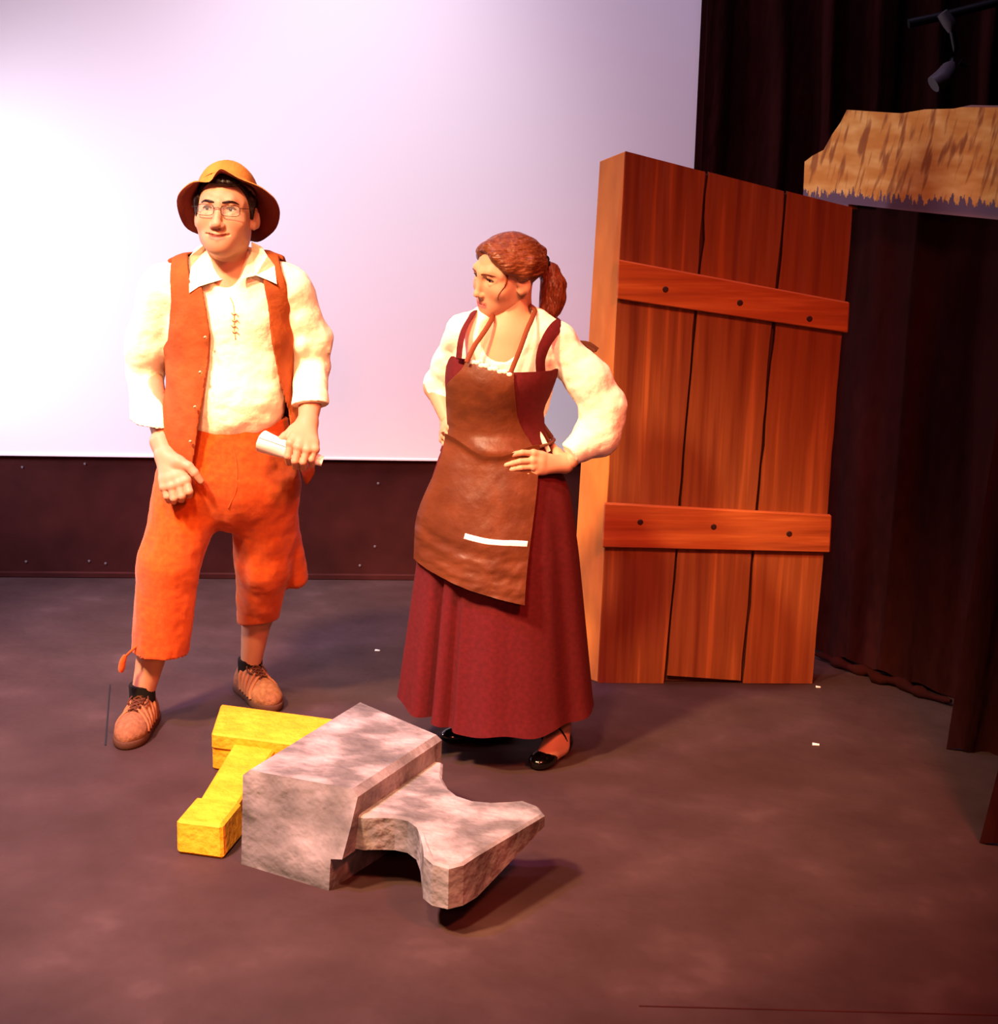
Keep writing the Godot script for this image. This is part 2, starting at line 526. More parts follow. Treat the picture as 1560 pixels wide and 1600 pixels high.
func _ready() -> void:
	var cam := Camera3D.new()
	cam.name = "camera"
	add_child(cam)
	cam.position = Vector3(0, 1.95, 0)
	cam.basis = Basis.from_euler(Vector3(deg_to_rad(-13.0), 0, 0)) * Basis(Vector3(0, 0, 1), 0.026)
	cam.fov = rad_to_deg(2.0 * atan(800.0 / 2600.0))
	cam.near = 0.05; cam.far = 60.0
	cam.current = true
	var we := WorldEnvironment.new()
	we.name = "surroundings"
	var env := Environment.new()
	env.background_mode = Environment.BG_COLOR
	env.background_color = Color(0.02, 0.015, 0.02)
	env.tonemap_mode = Environment.TONE_MAPPER_LINEAR
	env.tonemap_exposure = 0.94
	env.sdfgi_enabled = true; env.ssao_enabled = true; env.ssil_enabled = true
	we.environment = env
	add_child(we)
	# steep warm stage lamps from the left, a softer red fill from the right, wash lamps on the screen
	lamp(Vector3(-2.6, 4.9, -2.3), Vector3(-0.75, 0.2, -4.75), Color(1.0, 0.82, 0.6), 88.0, 21.0, 0.25, 0.7)
	lamp(Vector3(-0.9, 4.9, -1.4), Vector3(-0.3, 0.2, -4.55), Color(1.0, 0.76, 0.55), 38.0, 20.0, 0.3, 0.7)
	lamp(Vector3(2.0, 4.7, -1.2), Vector3(0.3, 0.2, -4.9), Color(1.0, 0.45, 0.33), 40.0, 24.0, 0.3, 1.0)
	lamp(Vector3(-0.4, 3.4, 2.0), Vector3(-0.3, 1.0, -5.2), Color(1.0, 0.5, 0.42), 14.0, 18.0, 0.4, 1.0)
	lamp(Vector3(-3.6, 1.6, -5.9), Vector3(0.1, 0.8, -7.1), Color(0.97, 0.93, 1.0), 15.0, 44.0, 0.3)
	lamp(Vector3(-0.55, 4.9, -5.9), Vector3(-0.6, 0.75, -7.05), Color(1.0, 0.96, 1.0), 13.0, 22.0, 0.3)
	lamp(Vector3(-1.7, 4.9, -5.6), Vector3(-1.2, 1.3, -7.0), Color(1.0, 0.87, 0.95), 7.5, 55.0, 0.3)
	lamp(Vector3(0.6, 4.9, -5.6), Vector3(0.3, 1.3, -7.1), Color(0.85, 0.76, 1.0), 3.5, 50.0, 0.3)
	lamp(Vector3(-2.6, 4.9, -3.4), Vector3(-1.75, 0.0, -4.2), Color(0.85, 0.6, 1.0), 30.0, 32.0, 0.2)
	materials()
	setting()
	door_flat()
	anvil()
	mallet()
	thatch()
	drapes()
	man()
	woman()
	small_things()


var panel: Array = []   # the apron's lower panel, on which the pocket and the folded paper lie


# a point on the back wall: s metres along it to the right of its middle, y up, out metres in front
func on_wall(s: float, y: float, out: float) -> Vector3:
	var n := Vector3(0.0690, 0, 0.9976)
	return Vector3(-0.359, 0, -7.086) + Vector3(n.z, 0, -n.x) * s + Vector3(0, y, 0) + n * out


func wall_box(st: SurfaceTool, s0: float, s1: float, y0: float, y1: float, o0: float, o1: float, bev := 0.003) -> void:
	hexa(st, [on_wall(s0, y0, o1), on_wall(s1, y0, o1), on_wall(s1, y0, o0), on_wall(s0, y0, o0), on_wall(s0, y1, o1), on_wall(s1, y1, o1), on_wall(s1, y1, o0), on_wall(s0, y1, o0)], bev)


func setting() -> void:
	var st := starts()
	box(st, Vector3(-5.0, -0.15, -8.0), Vector3(4.2, 0.0, 4.0), 0.0)
	var fl := struct("floor", done(st), M.floor)
	st = starts()
	var gap := [[Vector3(-1.235, 0, -4.993), Vector3(-1.357, 0, -5.577)]]
	for g in gap:
		hexa(st, [g[0] + Vector3(-0.003, -0.002, 0), g[0] + Vector3(0.003, -0.002, 0), g[1] + Vector3(0.002, -0.002, 0), g[1] + Vector3(-0.002, -0.002, 0), g[0] + Vector3(-0.003, 0.0015, 0), g[0] + Vector3(0.003, 0.0015, 0), g[1] + Vector3(0.002, 0.0015, 0), g[1] + Vector3(-0.002, 0.0015, 0)], 0.0)
	part("seam", done(st), M.metal_black, fl)
	st = starts()
	box(st, Vector3(0.35, -0.002, -3.46), Vector3(1.7, 0.0012, -3.455), 0.0)
	part("seam", done(st), M.black_wall, fl)
	st = starts()
	wall_box(st, -5.0, 4.5, 0.0, 5.2, -0.25, 0.0)
	var wb := struct("wall_back", done(st), M.black_wall)
	for e in [[-1.69, 0.483], [-1.425, 0.501], [-0.17, 0.43], [-1.69, 0.065], [-1.42, 0.07], [-0.182, 0.147], [-0.247, 0.06], [-1.35, 0.06]]:
		st = starts()
		var c := on_wall(e[0], e[1], 0.0)
		tube(st, [c, c + Vector3(0, 0, 0.003)], [0.006, 0.004], 8)
		part("screw", done(st), M.metal_grey, wb)
	st = starts()
	wall_box(st, -5.0, 4.5, 0.0, 0.024, 0.0, 0.022)
	struct("trim_1", done(st), M.black_wall)
	for w in [["wall_left", Vector3(-5.2, 0, -8), Vector3(-5.0, 5.2, 4)], ["wall_right", Vector3(4.2, 0, -8), Vector3(4.4, 5.2, 4)], ["wall_front", Vector3(-5.0, 0, 4), Vector3(4.2, 5.2, 4.2)], ["ceiling", Vector3(-5.2, 5.2, -8), Vector3(4.4, 5.4, 4.2)]]:
		st = starts()
		box(st, w[1], w[2], 0.0)
		struct(w[0], done(st), M.house)
	# the backdrop screen: a white cloth stretched above the black skirting, its right edge 1.1 m from the wall's middle
	var scr := thing("backdrop_screen", "large white backdrop screen glowing pale lavender above the black skirting wall", "screen", on_wall(-1.2, 0.541, 0.012))
	st = starts()
	var g := []
	for r in 25:
		var row := []
		for c in 49:
			var s := lerpf(-4.4, 1.14 + 0.018 * (r / 24.0 - 0.5), c / 48.0)
			row.append(on_wall(s, lerpf(4.6, 0.541, r / 24.0), 0.014 + 0.002 * sin(s * 2.1 + r * 0.3)))
		g.append(row)
	sheet(st, g, Vector3(0, 0, -0.008))
	part("cloth", done(st), M.screen, scr)
	st = starts()
	wall_box(st, -4.4, 1.13, 0.535, 0.545, 0.001, 0.02, 0.002)
	part("hem", done(st), M.screen, scr)


func pleated(called: String, pts: Array, y0: float, y1: float, pleat: float, amp: float, seed_: int, flare: Vector3, parent: Node3D, thick := 0.006) -> void:
	# a curtain along a line on the floor: pts are its corners, flare moves its top; folds wander a little
	var n := noise(seed_, 1.0, 2)
	var st := starts()
	var length: float = pts[0].distance_to(pts[1])
	var cols := int(length / 0.022) + 1
	var dir: Vector3 = (pts[1] - pts[0]).normalized()
	var out := Vector3(-dir.z, 0, dir.x)
	var g := []
	for r in 31:
		var v := r / 30.0
		var y := lerpf(y1, y0, v)
		var row := []
		for c in cols + 1:
			var s := length * c / cols
			var ph := s / pleat * TAU + 1.6 * n.get_noise_2d(s * 3.0, y * 0.35)
			var a := amp * (0.65 + 0.5 * n.get_noise_2d(s * 2.0 + 9.0, y * 0.3))
			var p: Vector3 = pts[0] + dir * s + out * (a * sin(ph) + 0.35 * a * sin(ph * 2.3 + 1.0)) + flare * (1.0 - v)
			row.append(p + Vector3(0, y + (0.012 * sin(ph) if r == 30 else 0.0), 0))
		g.append(row)
	sheet(st, g, -out * thick)
	part("cloth", done(st), M.drape, parent)


func drapes() -> void:
	var o := thing("stage_drape", "tall black pleated drape along the back wall, covering the screen's right edge", "curtain", Vector3(2.2, 0, -6.98), "black stage drapes")
	pleated("cloth", [Vector3(0.8, 0, -6.93), Vector3(4.1, 0, -7.16)], 0.0, 4.9, 0.22, 0.055, 71, Vector3(-0.05, 0, 0), o)
	o = thing("stage_drape", "dark drape hanging under the thatched eave, right of the plank door", "curtain", Vector3(1.5, 0, -5.8), "black stage drapes")
	pleated("cloth", [Vector3(1.192, 0, -6.234), Vector3(1.782, 0, -5.444)], 0.015, 1.8, 0.19, 0.022, 72, Vector3.ZERO, o)
	var st := starts()
	var pts := []; var rad := []
	for i in 25:
		var t := i / 24.0
		pts.append(Vector3(lerpf(1.225, 1.6, t) + 0.012 * sin(t * 21.0), 0.018 + 0.004 * sin(t * 33.0), lerpf(-6.09, -5.58, t) + 0.008 * sin(t * 27.0)))
		rad.append((0.019 + 0.006 * sin(t * 40.0)) * (1.0 - 0.7 * pow(absf(t - 0.5) * 2.0, 6.0)))
	tube(st, pts, rad, 10)
	part("weighted_hem", done(st), M.drape, o)
	o = thing("stage_drape", "black side drape at the right edge, hem ending behind the nearest drape", "curtain", Vector3(1.7, 0, -5.1), "black stage drapes")
	pleated("cloth", [Vector3(1.49, 0, -5.16), Vector3(2.6, 0, -4.75)], 0.0, 4.9, 0.15, 0.03, 73, Vector3(0.3, 0, 0), o)
	o = thing("stage_drape", "nearest black side drape, at the bottom of the right edge", "curtain", Vector3(1.6, 0, -4.4), "black stage drapes")
	pleated("cloth", [Vector3(1.395, 0, -4.42), Vector3(2.6, 0, -4.05)], 0.0, 4.9, 0.22, 0.03, 74, Vector3(0.72, 0, 0), o)


func door_z(x: float) -> float:
	return -5.737 - 0.061 * (x - 0.375)


func door_flat() -> void:
	var o := thing("plank_door", "tall crooked brown stage door of three painted planks with two cross battens", "door", Vector3(0.77, 0, -5.8))
	# left, two seams and right edge, each as [x at the floor, x at the top, height of the top]
	var e := [[0.375, 0.395, 1.884], [0.621, 0.673, 1.822], [0.900, 0.947, 1.764], [1.161, 1.183, 1.715]]
	var st := starts()
	hexa(st, [Vector3(0.378, 0.0, -5.756), Vector3(1.158, 0.0, -5.804), Vector3(1.15, 0.0, -5.9), Vector3(0.276, 0.0, -5.86), Vector3(0.398, 1.876, -5.756), Vector3(1.18, 1.708, -5.804), Vector3(1.17, 1.705, -5.9), Vector3(0.322, 1.840, -5.86)], 0.004)
	part("frame", done(st), plank_mat(50, Color(0.2, 0.09, 0.05), Color(0.26, 0.12, 0.07), Color(0.3, 0.15, 0.08)), o)
	st = starts()
	hexa(st, [Vector3(0.268, 0.0, -5.85), Vector3(0.3745, 0.0, -5.742), Vector3(0.385, 0.0, -5.756), Vector3(0.29, 0.0, -5.862), Vector3(0.314, 1.846, -5.85), Vector3(0.3945, 1.884, -5.742), Vector3(0.405, 1.884, -5.756), Vector3(0.335, 1.846, -5.862)], 0.003)
	part("edge_board", done(st), plank_mat(51, Color(0.6, 0.33, 0.13), Color(0.74, 0.43, 0.17), Color(0.82, 0.5, 0.2), Vector3(1.5, 0.3, 1.5)), o)
	var wob := noise(60, 2.2, 2)
	for k in 3:
		st = starts()
		var g := [[], []]
		var lift: float = [0.0, 0.012, 0.002][k]
		# each plank has slightly wavy long edges; built as a stack of short bevelled lengths
		var front := []; var back := []
		for s in [0, 1]:
			for i in 25:
				var t := i / 24.0 if s == 0 else 1.0 - i / 24.0
				var a: Array = e[k + s]
				var edge := 0.0
				if k + s == 1 or k + s == 2: edge = (0.004 + maxf(0.0, 0.011 * wob.get_noise_2d(t * 3.0, k * 7.0 + s * 3.0))) * (1 if s == 0 else -1)
				var x := lerpf(a[0], a[1], t) + edge + 0.004 * wob.get_noise_2d(t * 2.2, (k + s) * 5.0)
				var y := lerpf(lift, a[2], t)
				if k == 1 and s == 0 and i == 0: y = 0.03
				front.append(Vector3(x, y, door_z(x))); back.append(Vector3(x, y, door_z(x) - 0.022))
		front.reverse(); back.reverse()
		front.reverse(); back.reverse()
		# right side first gives a counter-clockwise outline
		var f2 := []; var b2 := []
		for i in range(front.size() - 1, -1, -1): f2.append(front[i]); b2.append(back[i])
		slab(st, f2, b2)
		part("plank", done(st), plank_mat(52 + k, [Color(0.38, 0.15, 0.07), Color(0.4, 0.17, 0.08), Color(0.42, 0.17, 0.07)][k], [Color(0.5, 0.265, 0.135), Color(0.52, 0.285, 0.145), Color(0.53, 0.28, 0.135)][k], Color(0.64, 0.36, 0.17)), o)
	var braces := [[0.383, 1.523, 0.384, 1.389, 1.192, 1.393, 1.193, 1.287, [[0.55, 1.425], [0.81, 1.384], [1.055, 1.334]]], [0.370, 0.672, 0.368, 0.511, 1.183, 0.638, 1.186, 0.501, [[0.5, 0.605], [0.762, 0.591], [1.034, 0.569]]]]
	for b in braces:
		st = starts()
		var v := []
		for dz in [[2, 6, 0.022, -0.002], [0, 4, 0.022, -0.002]]:
			v.append(Vector3(b[dz[0]], b[dz[0] + 1], door_z(b[dz[0]]) + dz[2])); v.append(Vector3(b[dz[1]], b[dz[1] + 1], door_z(b[dz[1]]) + dz[2]))
			v.append(Vector3(b[dz[1]], b[dz[1] + 1], door_z(b[dz[1]]) + dz[3])); v.append(Vector3(b[dz[0]], b[dz[0] + 1], door_z(b[dz[0]]) + dz[3]))
		hexa(st, v, 0.004)
		var br := part("batten", done(st), plank_mat(56 if b[1] > 1.0 else 57, Color(0.52, 0.24, 0.11), Color(0.66, 0.34, 0.15), Color(0.74, 0.42, 0.2), Vector3(0.2, 3.0, 3.0)), o)
		for nl in b[8]:
			st = starts()
			var c := Vector3(nl[0], nl[1], door_z(nl[0]) + 0.022)
			tube(st, [c, c + Vector3(0, 0, 0.003)], [0.011, 0.008], 9)
			part("nail", done(st), M.nail, br)


func anvil() -> void:
	var o := thing("prop_anvil", "large grey painted prop anvil lying tipped on its side on the stage floor", "anvil", Vector3(-0.35, 0, -4.2))
	var st := starts()
	var A := Vector3(-0.661, 0.272, -4.151); var B := Vector3(-0.415, 0.272, -4.707); var C := Vector3(-0.146, 0.262, -4.473); var D := Vector3(-0.345, 0.268, -4.045)
	var prof := [[Vector3(-0.67, 0, -4.151), Vector3(-0.425, 0, -4.70)], [Vector3(-0.418, 0, -4.004), Vector3(-0.185, 0, -4.42)], [Vector3(-0.413, 0.092, -3.998), Vector3(-0.18, 0.092, -4.42)], [Vector3(-0.382, 0.098, -3.985), Vector3(-0.15, 0.098, -4.44)], [Vector3(-0.362, 0.18, -4.0), Vector3(-0.146, 0.18, -4.45)], [Vector3(-0.347, 0.25, -4.036), C - Vector3(0, 0.016, 0)], [Vector3(-0.362, 0.268, -4.048), C - Vector3(0.016, 0, 0)], [A + Vector3(0.016, 0.0, 0.006), B + Vector3(0.016, 0, 0.006)], [A - Vector3(0.002, 0.016, 0), B - Vector3(0.002, 0.016, 0)]]
	var fr := []; var bb := []
	for e in prof:
		fr.append(e[0]); bb.append(e[1])
	for i in fr.size():
		var m := (i + 1) % fr.size()
		quad(st, fr[m], fr[i], bb[i], bb[m])
	# the end faces are a little twisted: fine rows from the left arris to the right one
	for side in 2:
		var e0: Array = [fr, bb][side]
		var right := [e0[1], e0[2], e0[3], e0[4], e0[5], e0[6]]
		var low: Vector3 = e0[0]; var high: Vector3 = e0[7]
		var rows := []
		for i in 6:
			var t: float = [0.0, 0.34, 0.36, 0.66, 0.93, 1.0][i]
			var l: Vector3 = low.lerp(e0[8], t / 0.93) if t < 0.93 else (e0[8] if i == 4 else high)
			var row := []
			for c in 11: row.append(l.lerp(right[i], c / 10.0))
			rows.append(row)
		for r in 5:
			for c in 10:
				if side == 0: quad(st, rows[r][c], rows[r][c + 1], rows[r + 1][c + 1], rows[r + 1][c], 1)
				else: quad(st, rows[r][c + 1], rows[r][c], rows[r + 1][c], rows[r + 1][c + 1], 2)
	part("base", done(st), M.stone, o)
	# waist and striking face: a plan outline with a concave bite on each side, top and underside
	st = starts()
	var top := []; var low := []
	var plan := [Vector3(-0.42, 0.2, -4.06), Vector3(-0.33, 0.2, -4.03), Vector3(-0.29, 0.2, -4.035), Vector3(-0.25, 0.2, -4.035), Vector3(-0.215, 0.2, -4.02), Vector3(-0.19, 0.2, -3.98), Vector3(-0.177, 0.2, -3.92), Vector3(-0.168, 0.2, -3.86), Vector3(-0.164, 0.197, -3.815), Vector3(-0.14, 0.193, -3.778), Vector3(-0.10, 0.19, -3.76), Vector3(-0.064, 0.191, -3.782), Vector3(-0.03, 0.195, -3.83), Vector3(0.141, 0.2, -4.075), Vector3(0.125, 0.2, -4.13), Vector3(0.085, 0.2, -4.165), Vector3(0.045, 0.2, -4.155), Vector3(0.0, 0.2, -4.147), Vector3(-0.05, 0.2, -4.155), Vector3(-0.09, 0.2, -4.185), Vector3(-0.12, 0.2, -4.24), Vector3(-0.138, 0.2, -4.31), Vector3(-0.14, 0.2, -4.42), Vector3(-0.25, 0.2, -4.46)]
	for p in plan:
		var under := 0.105 if p.z < -3.9 else 0.078
		if p.x > 0.02: under = lerpf(0.11, 0.165, (p.x - 0.02) / 0.12)
		top.append(p - Vector3(0, 0.006, 0)); low.append(Vector3(p.x, under, p.z))
	# the top has a small rounded arris
	var rim := []
	var mid := Vector3(-0.12, 0.2, -4.1)
	for i in plan.size():
		var a: Vector3 = plan[(i + plan.size() - 1) % plan.size()]; var b: Vector3 = plan[(i + 1) % plan.size()]
		var t := (b - a).normalized()
		rim.append(plan[i] + Vector3(0, 1, 0).cross(t).normalized() * 0.008)
	for i in plan.size():
		var m := (i + 1) % plan.size()
		quad(st, top[i], top[m], rim[m], rim[i])
	slab(st, rim, low)
	for i in plan.size():
		var m := (i + 1) % plan.size()
		quad(st, low[i], low[m], top[m], top[i])
	part("waist_and_face", done(st), M.stone, o)


func mallet() -> void:
	var o := thing("prop_mallet", "yellow painted prop mallet lying on the floor behind the grey anvil", "hammer", Vector3(-0.75, 0, -4.6))
	var st := starts()
	hexa(st, [Vector3(-0.855, 0, -4.205), Vector3(-0.722, 0, -4.172), Vector3(-0.69, 0, -4.345), Vector3(-0.826, 0, -4.375), Vector3(-0.858, 0.092, -4.222), Vector3(-0.728, 0.092, -4.194), Vector3(-0.702, 0.092, -4.36), Vector3(-0.834, 0.092, -4.385)], 0.008)
	part("grip", done(st), M.yellow, o)
	st = starts()
	hexa(st, [Vector3(-0.822, 0.008, -4.37), Vector3(-0.714, 0.008, -4.35), Vector3(-0.655, 0.008, -4.83), Vector3(-0.79, 0.008, -4.84), Vector3(-0.825, 0.082, -4.37), Vector3(-0.714, 0.082, -4.35), Vector3(-0.655, 0.096, -4.82), Vector3(-0.79, 0.096, -4.83)], 0.006)
	part("shaft", done(st), M.yellow, o)
	st = starts()
	hexa(st, [Vector3(-0.862, 0, -4.815), Vector3(-0.58, 0, -4.74), Vector3(-0.50, 0, -4.97), Vector3(-0.875, 0, -5.07), Vector3(-0.862, 0.118, -4.812), Vector3(-0.58, 0.118, -4.735), Vector3(-0.50, 0.118, -4.965), Vector3(-0.878, 0.118, -5.068)], 0.006)
	hexa(st, [Vector3(-0.863, 0.07, -4.808), Vector3(-0.575, 0.07, -4.73), Vector3(-0.498, 0.07, -4.96), Vector3(-0.876, 0.07, -5.072), Vector3(-0.863, 0.122, -4.808), Vector3(-0.575, 0.122, -4.73), Vector3(-0.498, 0.122, -4.96), Vector3(-0.879, 0.122, -5.072)], 0.006)
	part("head", done(st), M.yellow, o)


func straw_picture() -> ImageTexture:
	var im := Image.create(512, 256, false, Image.FORMAT_RGB8)
	var a := noise(81, 0.085, 3); var b := noise(82, 0.02, 3); var c := noise(83, 0.11, 2)
	for y in 256:
		for x in 512:
			var v := y / 255.0
			var sx := x + (v - 0.5) * 34.0
			var n := a.get_noise_2d(sx, y * 0.08) * 0.9 + b.get_noise_2d(sx * 1.4, y * 0.35) * 0.5
			var col := Color(0.78, 0.5, 0.2).lerp(Color(0.88, 0.66, 0.36), clampf(b.get_noise_2d(x * 0.7, y * 0.9) + 0.4, 0, 1))
			col = col.lerp(Color(0.5, 0.26, 0.11), clampf((n - 0.1) * 2.0, 0, 0.75) * clampf(1.25 - v * 0.6, 0.2, 1))
			var fringe := 0.845 + 0.09 * c.get_noise_2d(x * 1.3, 3.0) + 0.03 * c.get_noise_2d(x * 3.5, 40.0)
			if v > fringe: col = Color(0.37, 0.28, 0.33).lerp(Color(0.5, 0.35, 0.34), clampf((v - 0.93) * 18.0, 0, 1))
			im.set_pixel(x, y, col)
	return ImageTexture.create_from_image(im)


func thatch() -> void:
	var o := thing("thatched_eave", "painted straw thatch cutout with a ragged fringe above the dark drape at right", "roof", Vector3(1.4, 0, -5.85))
	var d := Vector3(0.595, 0, 0.804); var base := Vector3(1.25, 0, -6.05); var out := Vector3(-0.804, 0, 0.595)
	out = Vector3(-0.804, 0, 0.595) if Vector3(-0.804, 0, 0.595).z > 0 else -out
	var pl := [[-0.232, 1.696], [-0.013, 1.697], [-0.011, 1.716], [0.3, 1.706], [0.62, 1.699], [1.1, 1.69], [1.1, 2.07], [0.574, 2.061], [0.49, 2.062], [0.42, 2.05], [0.3, 2.047], [0.2, 2.033], [0.08, 2.037], [-0.05, 2.043], [-0.075, 2.0], [-0.112, 1.957], [-0.147, 1.902], [-0.20, 1.88], [-0.237, 1.857]]
	var st := starts()
	var f := []; var bk := []
	for p in pl:
		f.append(base + d * p[0] + Vector3(0, p[1], 0) + out * 0.03); bk.append(base + d * p[0] + Vector3(0, p[1], 0) - out * 0.02)
	# the painted face carries the picture: u along the eave, v down
	var flat := PackedVector2Array()
	for p in pl: flat.append(Vector2(p[0], p[1]))
	var ids := Geometry2D.triangulate_polygon(flat)
	var fs := starts()
	for i in range(0, ids.size(), 3):
		var t := [ids[i], ids[i + 1], ids[i + 2]]
		if (flat[t[1]] - flat[t[0]]).cross(flat[t[2]] - flat[t[0]]) < 0: t = [t[0], t[2], t[1]]
		for q in [t[0], t[2], t[1]]:
			fs.set_normal(out)
			fs.set_uv(Vector2((flat[q].x + 0.3) / 1.4, (2.055 - flat[q].y) / 0.362))
			fs.add_vertex(f[q] + out * 0.001)
	var m := stuff(Color.WHITE, 0.85, straw_picture())
	m.uv1_triplanar = false; m.uv1_world_triplanar = false
	slab(st, f, bk)
	part("board", done(st), stuff(Color(0.7, 0.45, 0.22), 0.85), o)
	part("painted_straw", fs.commit(), m, o)
	st = starts()
	for s in [0.02, 0.75]:
		var p: Vector3 = base + d * s - out * 0.125
		box(st, p + Vector3(-0.02, 0, -0.02), p + Vector3(0.02, 1.95, 0.02), 0.003)
	part("post", done(st), M.metal_black, o)


# ---------------------------------------------------------------- people
class SkinPaint extends Paint:
	var base := Color(0.54, 0.27, 0.165)
	func at(_p: Vector3) -> Color: return base


class Face extends Paint:
	var base := Color(0.54, 0.27, 0.165)
	var lip := Color(0.46, 0.13, 0.1)
	var smile := 0.006
	var grin := 1.0
	func at(p: Vector3) -> Color:
		var c := base
		var ax := absf(p.x)
		if p.z > 0.03:
			# lips
			var line := -0.0735 + smile * pow(minf(ax / 0.026, 1.3), 2.0)
			var dy := p.y - line
			var w := 1.0 - smoothstep(0.019, 0.027, ax)
			var lo := 1.0 - smoothstep(0.008, 0.013, -dy) if dy < 0 else 1.0 - smoothstep(0.005, 0.009, dy)
			c = c.lerp(lip, clampf(w * lo, 0.0, 1.0) * 0.85)
			c = c.lerp(Color(0.16, 0.035, 0.03), (1.0 - smoothstep(0.018, 0.026, ax)) * (1.0 - smoothstep(0.001, 0.003, absf(dy))) * grin)
			# cheeks and nose a little redder
			var q := Vector2(ax - 0.042, p.y + 0.04).length()
			c = c.lerp(Color(base.r, base.g * 0.72, base.b * 0.66), 0.5 * (1.0 - smoothstep(0.005, 0.03, q)))
		return c


class Shell extends Warp:
	# a garment as a shell of the cloth beneath, kept inside an outline seen from the front; behind the side line it runs round
	var outlines: Array = []
	var gap := 0.004
	var thick := 0.008
	var side_z := -5.25
	var back: PackedVector2Array
	func sdf(poly: PackedVector2Array, p: Vector2) -> float:
		var best := 9.0
		var n := poly.size()
		for i in n:
			best = minf(best, p.distance_to(Geometry2D.get_closest_point_to_segment(p, poly[i], poly[(i + 1) % n])))
		return -best if Geometry2D.is_point_in_polygon(p, poly) else best
	func at(p: Vector3, d: float) -> float:
		var q := Vector2(p.x, p.y)
		var m := 9.0
		if p.z > side_z:
			for o in outlines: m = minf(m, sdf(o, q))
		else:
			m = sdf(back, q)
		return maxf(absf(d - gap - thick * 0.5) - thick * 0.5, m)


func flat_points(a: Array) -> PackedVector2Array:
	var o := PackedVector2Array()
	for p in a: o.append(Vector2(p.x, p.y))
	return o


# a head in its own axes: origin between the ears at eye height, facing +z, 24 cm from chin to crown
func head_field(female: bool) -> Sdf:
	var s := Sdf.new(Vector3(-0.1, -0.17, -0.13), Vector3(0.1, 0.14, 0.13), 0.0028)
	var f := 0.92 if female else 1.0
	s.ell(Vector3(0, 0.02 if female else 0.033, -0.016 if female else -0.02), Vector3(0.076, 0.08 if female else 0.092, 0.09 if female else 0.096))
	s.ell(Vector3(0, -0.03, 0.012), Vector3(0.066 * f, 0.086, 0.072), 0.03)
	for e in [-1.0, 1.0]:
		s.ell(Vector3(0.043 * e * f, -0.066, 0.004), Vector3(0.019, 0.032, 0.042), 0.03)
		s.ell(Vector3(0.04 * e, -0.033, 0.052), Vector3(0.024, 0.02, 0.02), 0.03)
	s.ell(Vector3(0, -0.1, 0.05 if female else 0.055), Vector3(0.027 * f, 0.021, 0.026), 0.045)
	s.ell(Vector3(0, -0.074, 0.056 if female else 0.06), Vector3(0.034, 0.024, 0.02), 0.03)
	for e in [-1.0, 1.0]:
		s.cone(Vector3(0.006 * e, 0.017, 0.076), Vector3(0.03 * e, 0.023, 0.07), 0.009, 0.009, 0.016)
		s.cone(Vector3(0.03 * e, 0.023, 0.07), Vector3(0.05 * e, 0.014, 0.05), 0.009, 0.008, 0.016)
	for e in [-1.0, 1.0]:
		s.ell(Vector3(0.032 * e, 0.0, 0.087), Vector3(0.0185, 0.0115, 0.016), 0.01, 1)
	# lids round the eyes
	for e in [-1.0, 1.0]:
		s.cone(Vector3(0.018 * e, 0.005, 0.07), Vector3(0.032 * e, 0.0105, 0.0755), 0.0035, 0.004, 0.006)
		s.cone(Vector3(0.032 * e, 0.0105, 0.0755), Vector3(0.047 * e, 0.002, 0.064), 0.004, 0.0035, 0.006)
		s.cone(Vector3(0.02 * e, -0.007, 0.071), Vector3(0.034 * e, -0.0105, 0.0735), 0.003, 0.0035, 0.006)
		s.cone(Vector3(0.034 * e, -0.0105, 0.0735), Vector3(0.046 * e, -0.003, 0.064), 0.0035, 0.003, 0.006)
	var ns := 0.8 if female else 1.0
	s.cone(Vector3(0, 0.014, 0.078), Vector3(0, -0.036, 0.095), 0.0075 * ns, 0.0105 * ns, 0.014)
	s.ell(Vector3(0, -0.042, 0.098), Vector3(0.0125, 0.0105, 0.0115) * ns, 0.008)
	for e in [-1.0, 1.0]:
		s.ell(Vector3(0.0125 * e * ns, -0.046, 0.088), Vector3(0.0085, 0.0085, 0.0105) * ns, 0.006)
	for e in [-1.0, 1.0]:
		s.ell(Vector3(0.0065 * e, -0.0535, 0.094), Vector3(0.0032, 0.0035, 0.005), 0.002, 1)
	var lz := -0.004 if female else 0.0
	var up := 0.0 if female else 0.007
	var mw := 1.0 if female else 1.2
	for e in [-1.0, 1.0]:
		s.cone(Vector3(0.004 * e, -0.0675, 0.083 + lz), Vector3(0.023 * e * mw, -0.0715 + up, 0.072 + lz), 0.0055, 0.0035, 0.005)
		s.cone(Vector3(0.0, -0.0815, 0.082 + lz), Vector3(0.02 * e * mw, -0.0785 + up, 0.073 + lz), 0.007, 0.004, 0.005)
	for e in [-1.0, 1.0]:
		s.cone(Vector3(0.0, -0.0745, 0.092 + lz), Vector3(0.026 * e * mw, -0.0735 + up, 0.079 + lz), 0.0045 if not female else 0.0018, 0.003 if not female else 0.0012, 0.002, 1)
	for e in [-1.0, 1.0]:
		var b := Basis.from_euler(Vector3(0.25, -0.35 * e, 0.12 * e))
		s.ell(Vector3(0.079 * e, -0.012, -0.008), Vector3(0.008, 0.032, 0.02), 0.006, 0, b)
		s.ell(Vector3(0.077 * e, -0.036, 0.0), Vector3(0.007, 0.012, 0.01), 0.006, 0, b)
		s.ell(Vector3(0.088 * e, -0.008, 0.0), Vector3(0.006, 0.02, 0.011), 0.004, 1, b)
	s.cone(Vector3(0, -0.06, -0.03), Vector3(0, -0.2, -0.04 if female else -0.07), 0.05 * f, 0.054 * f, 0.03)
	return s


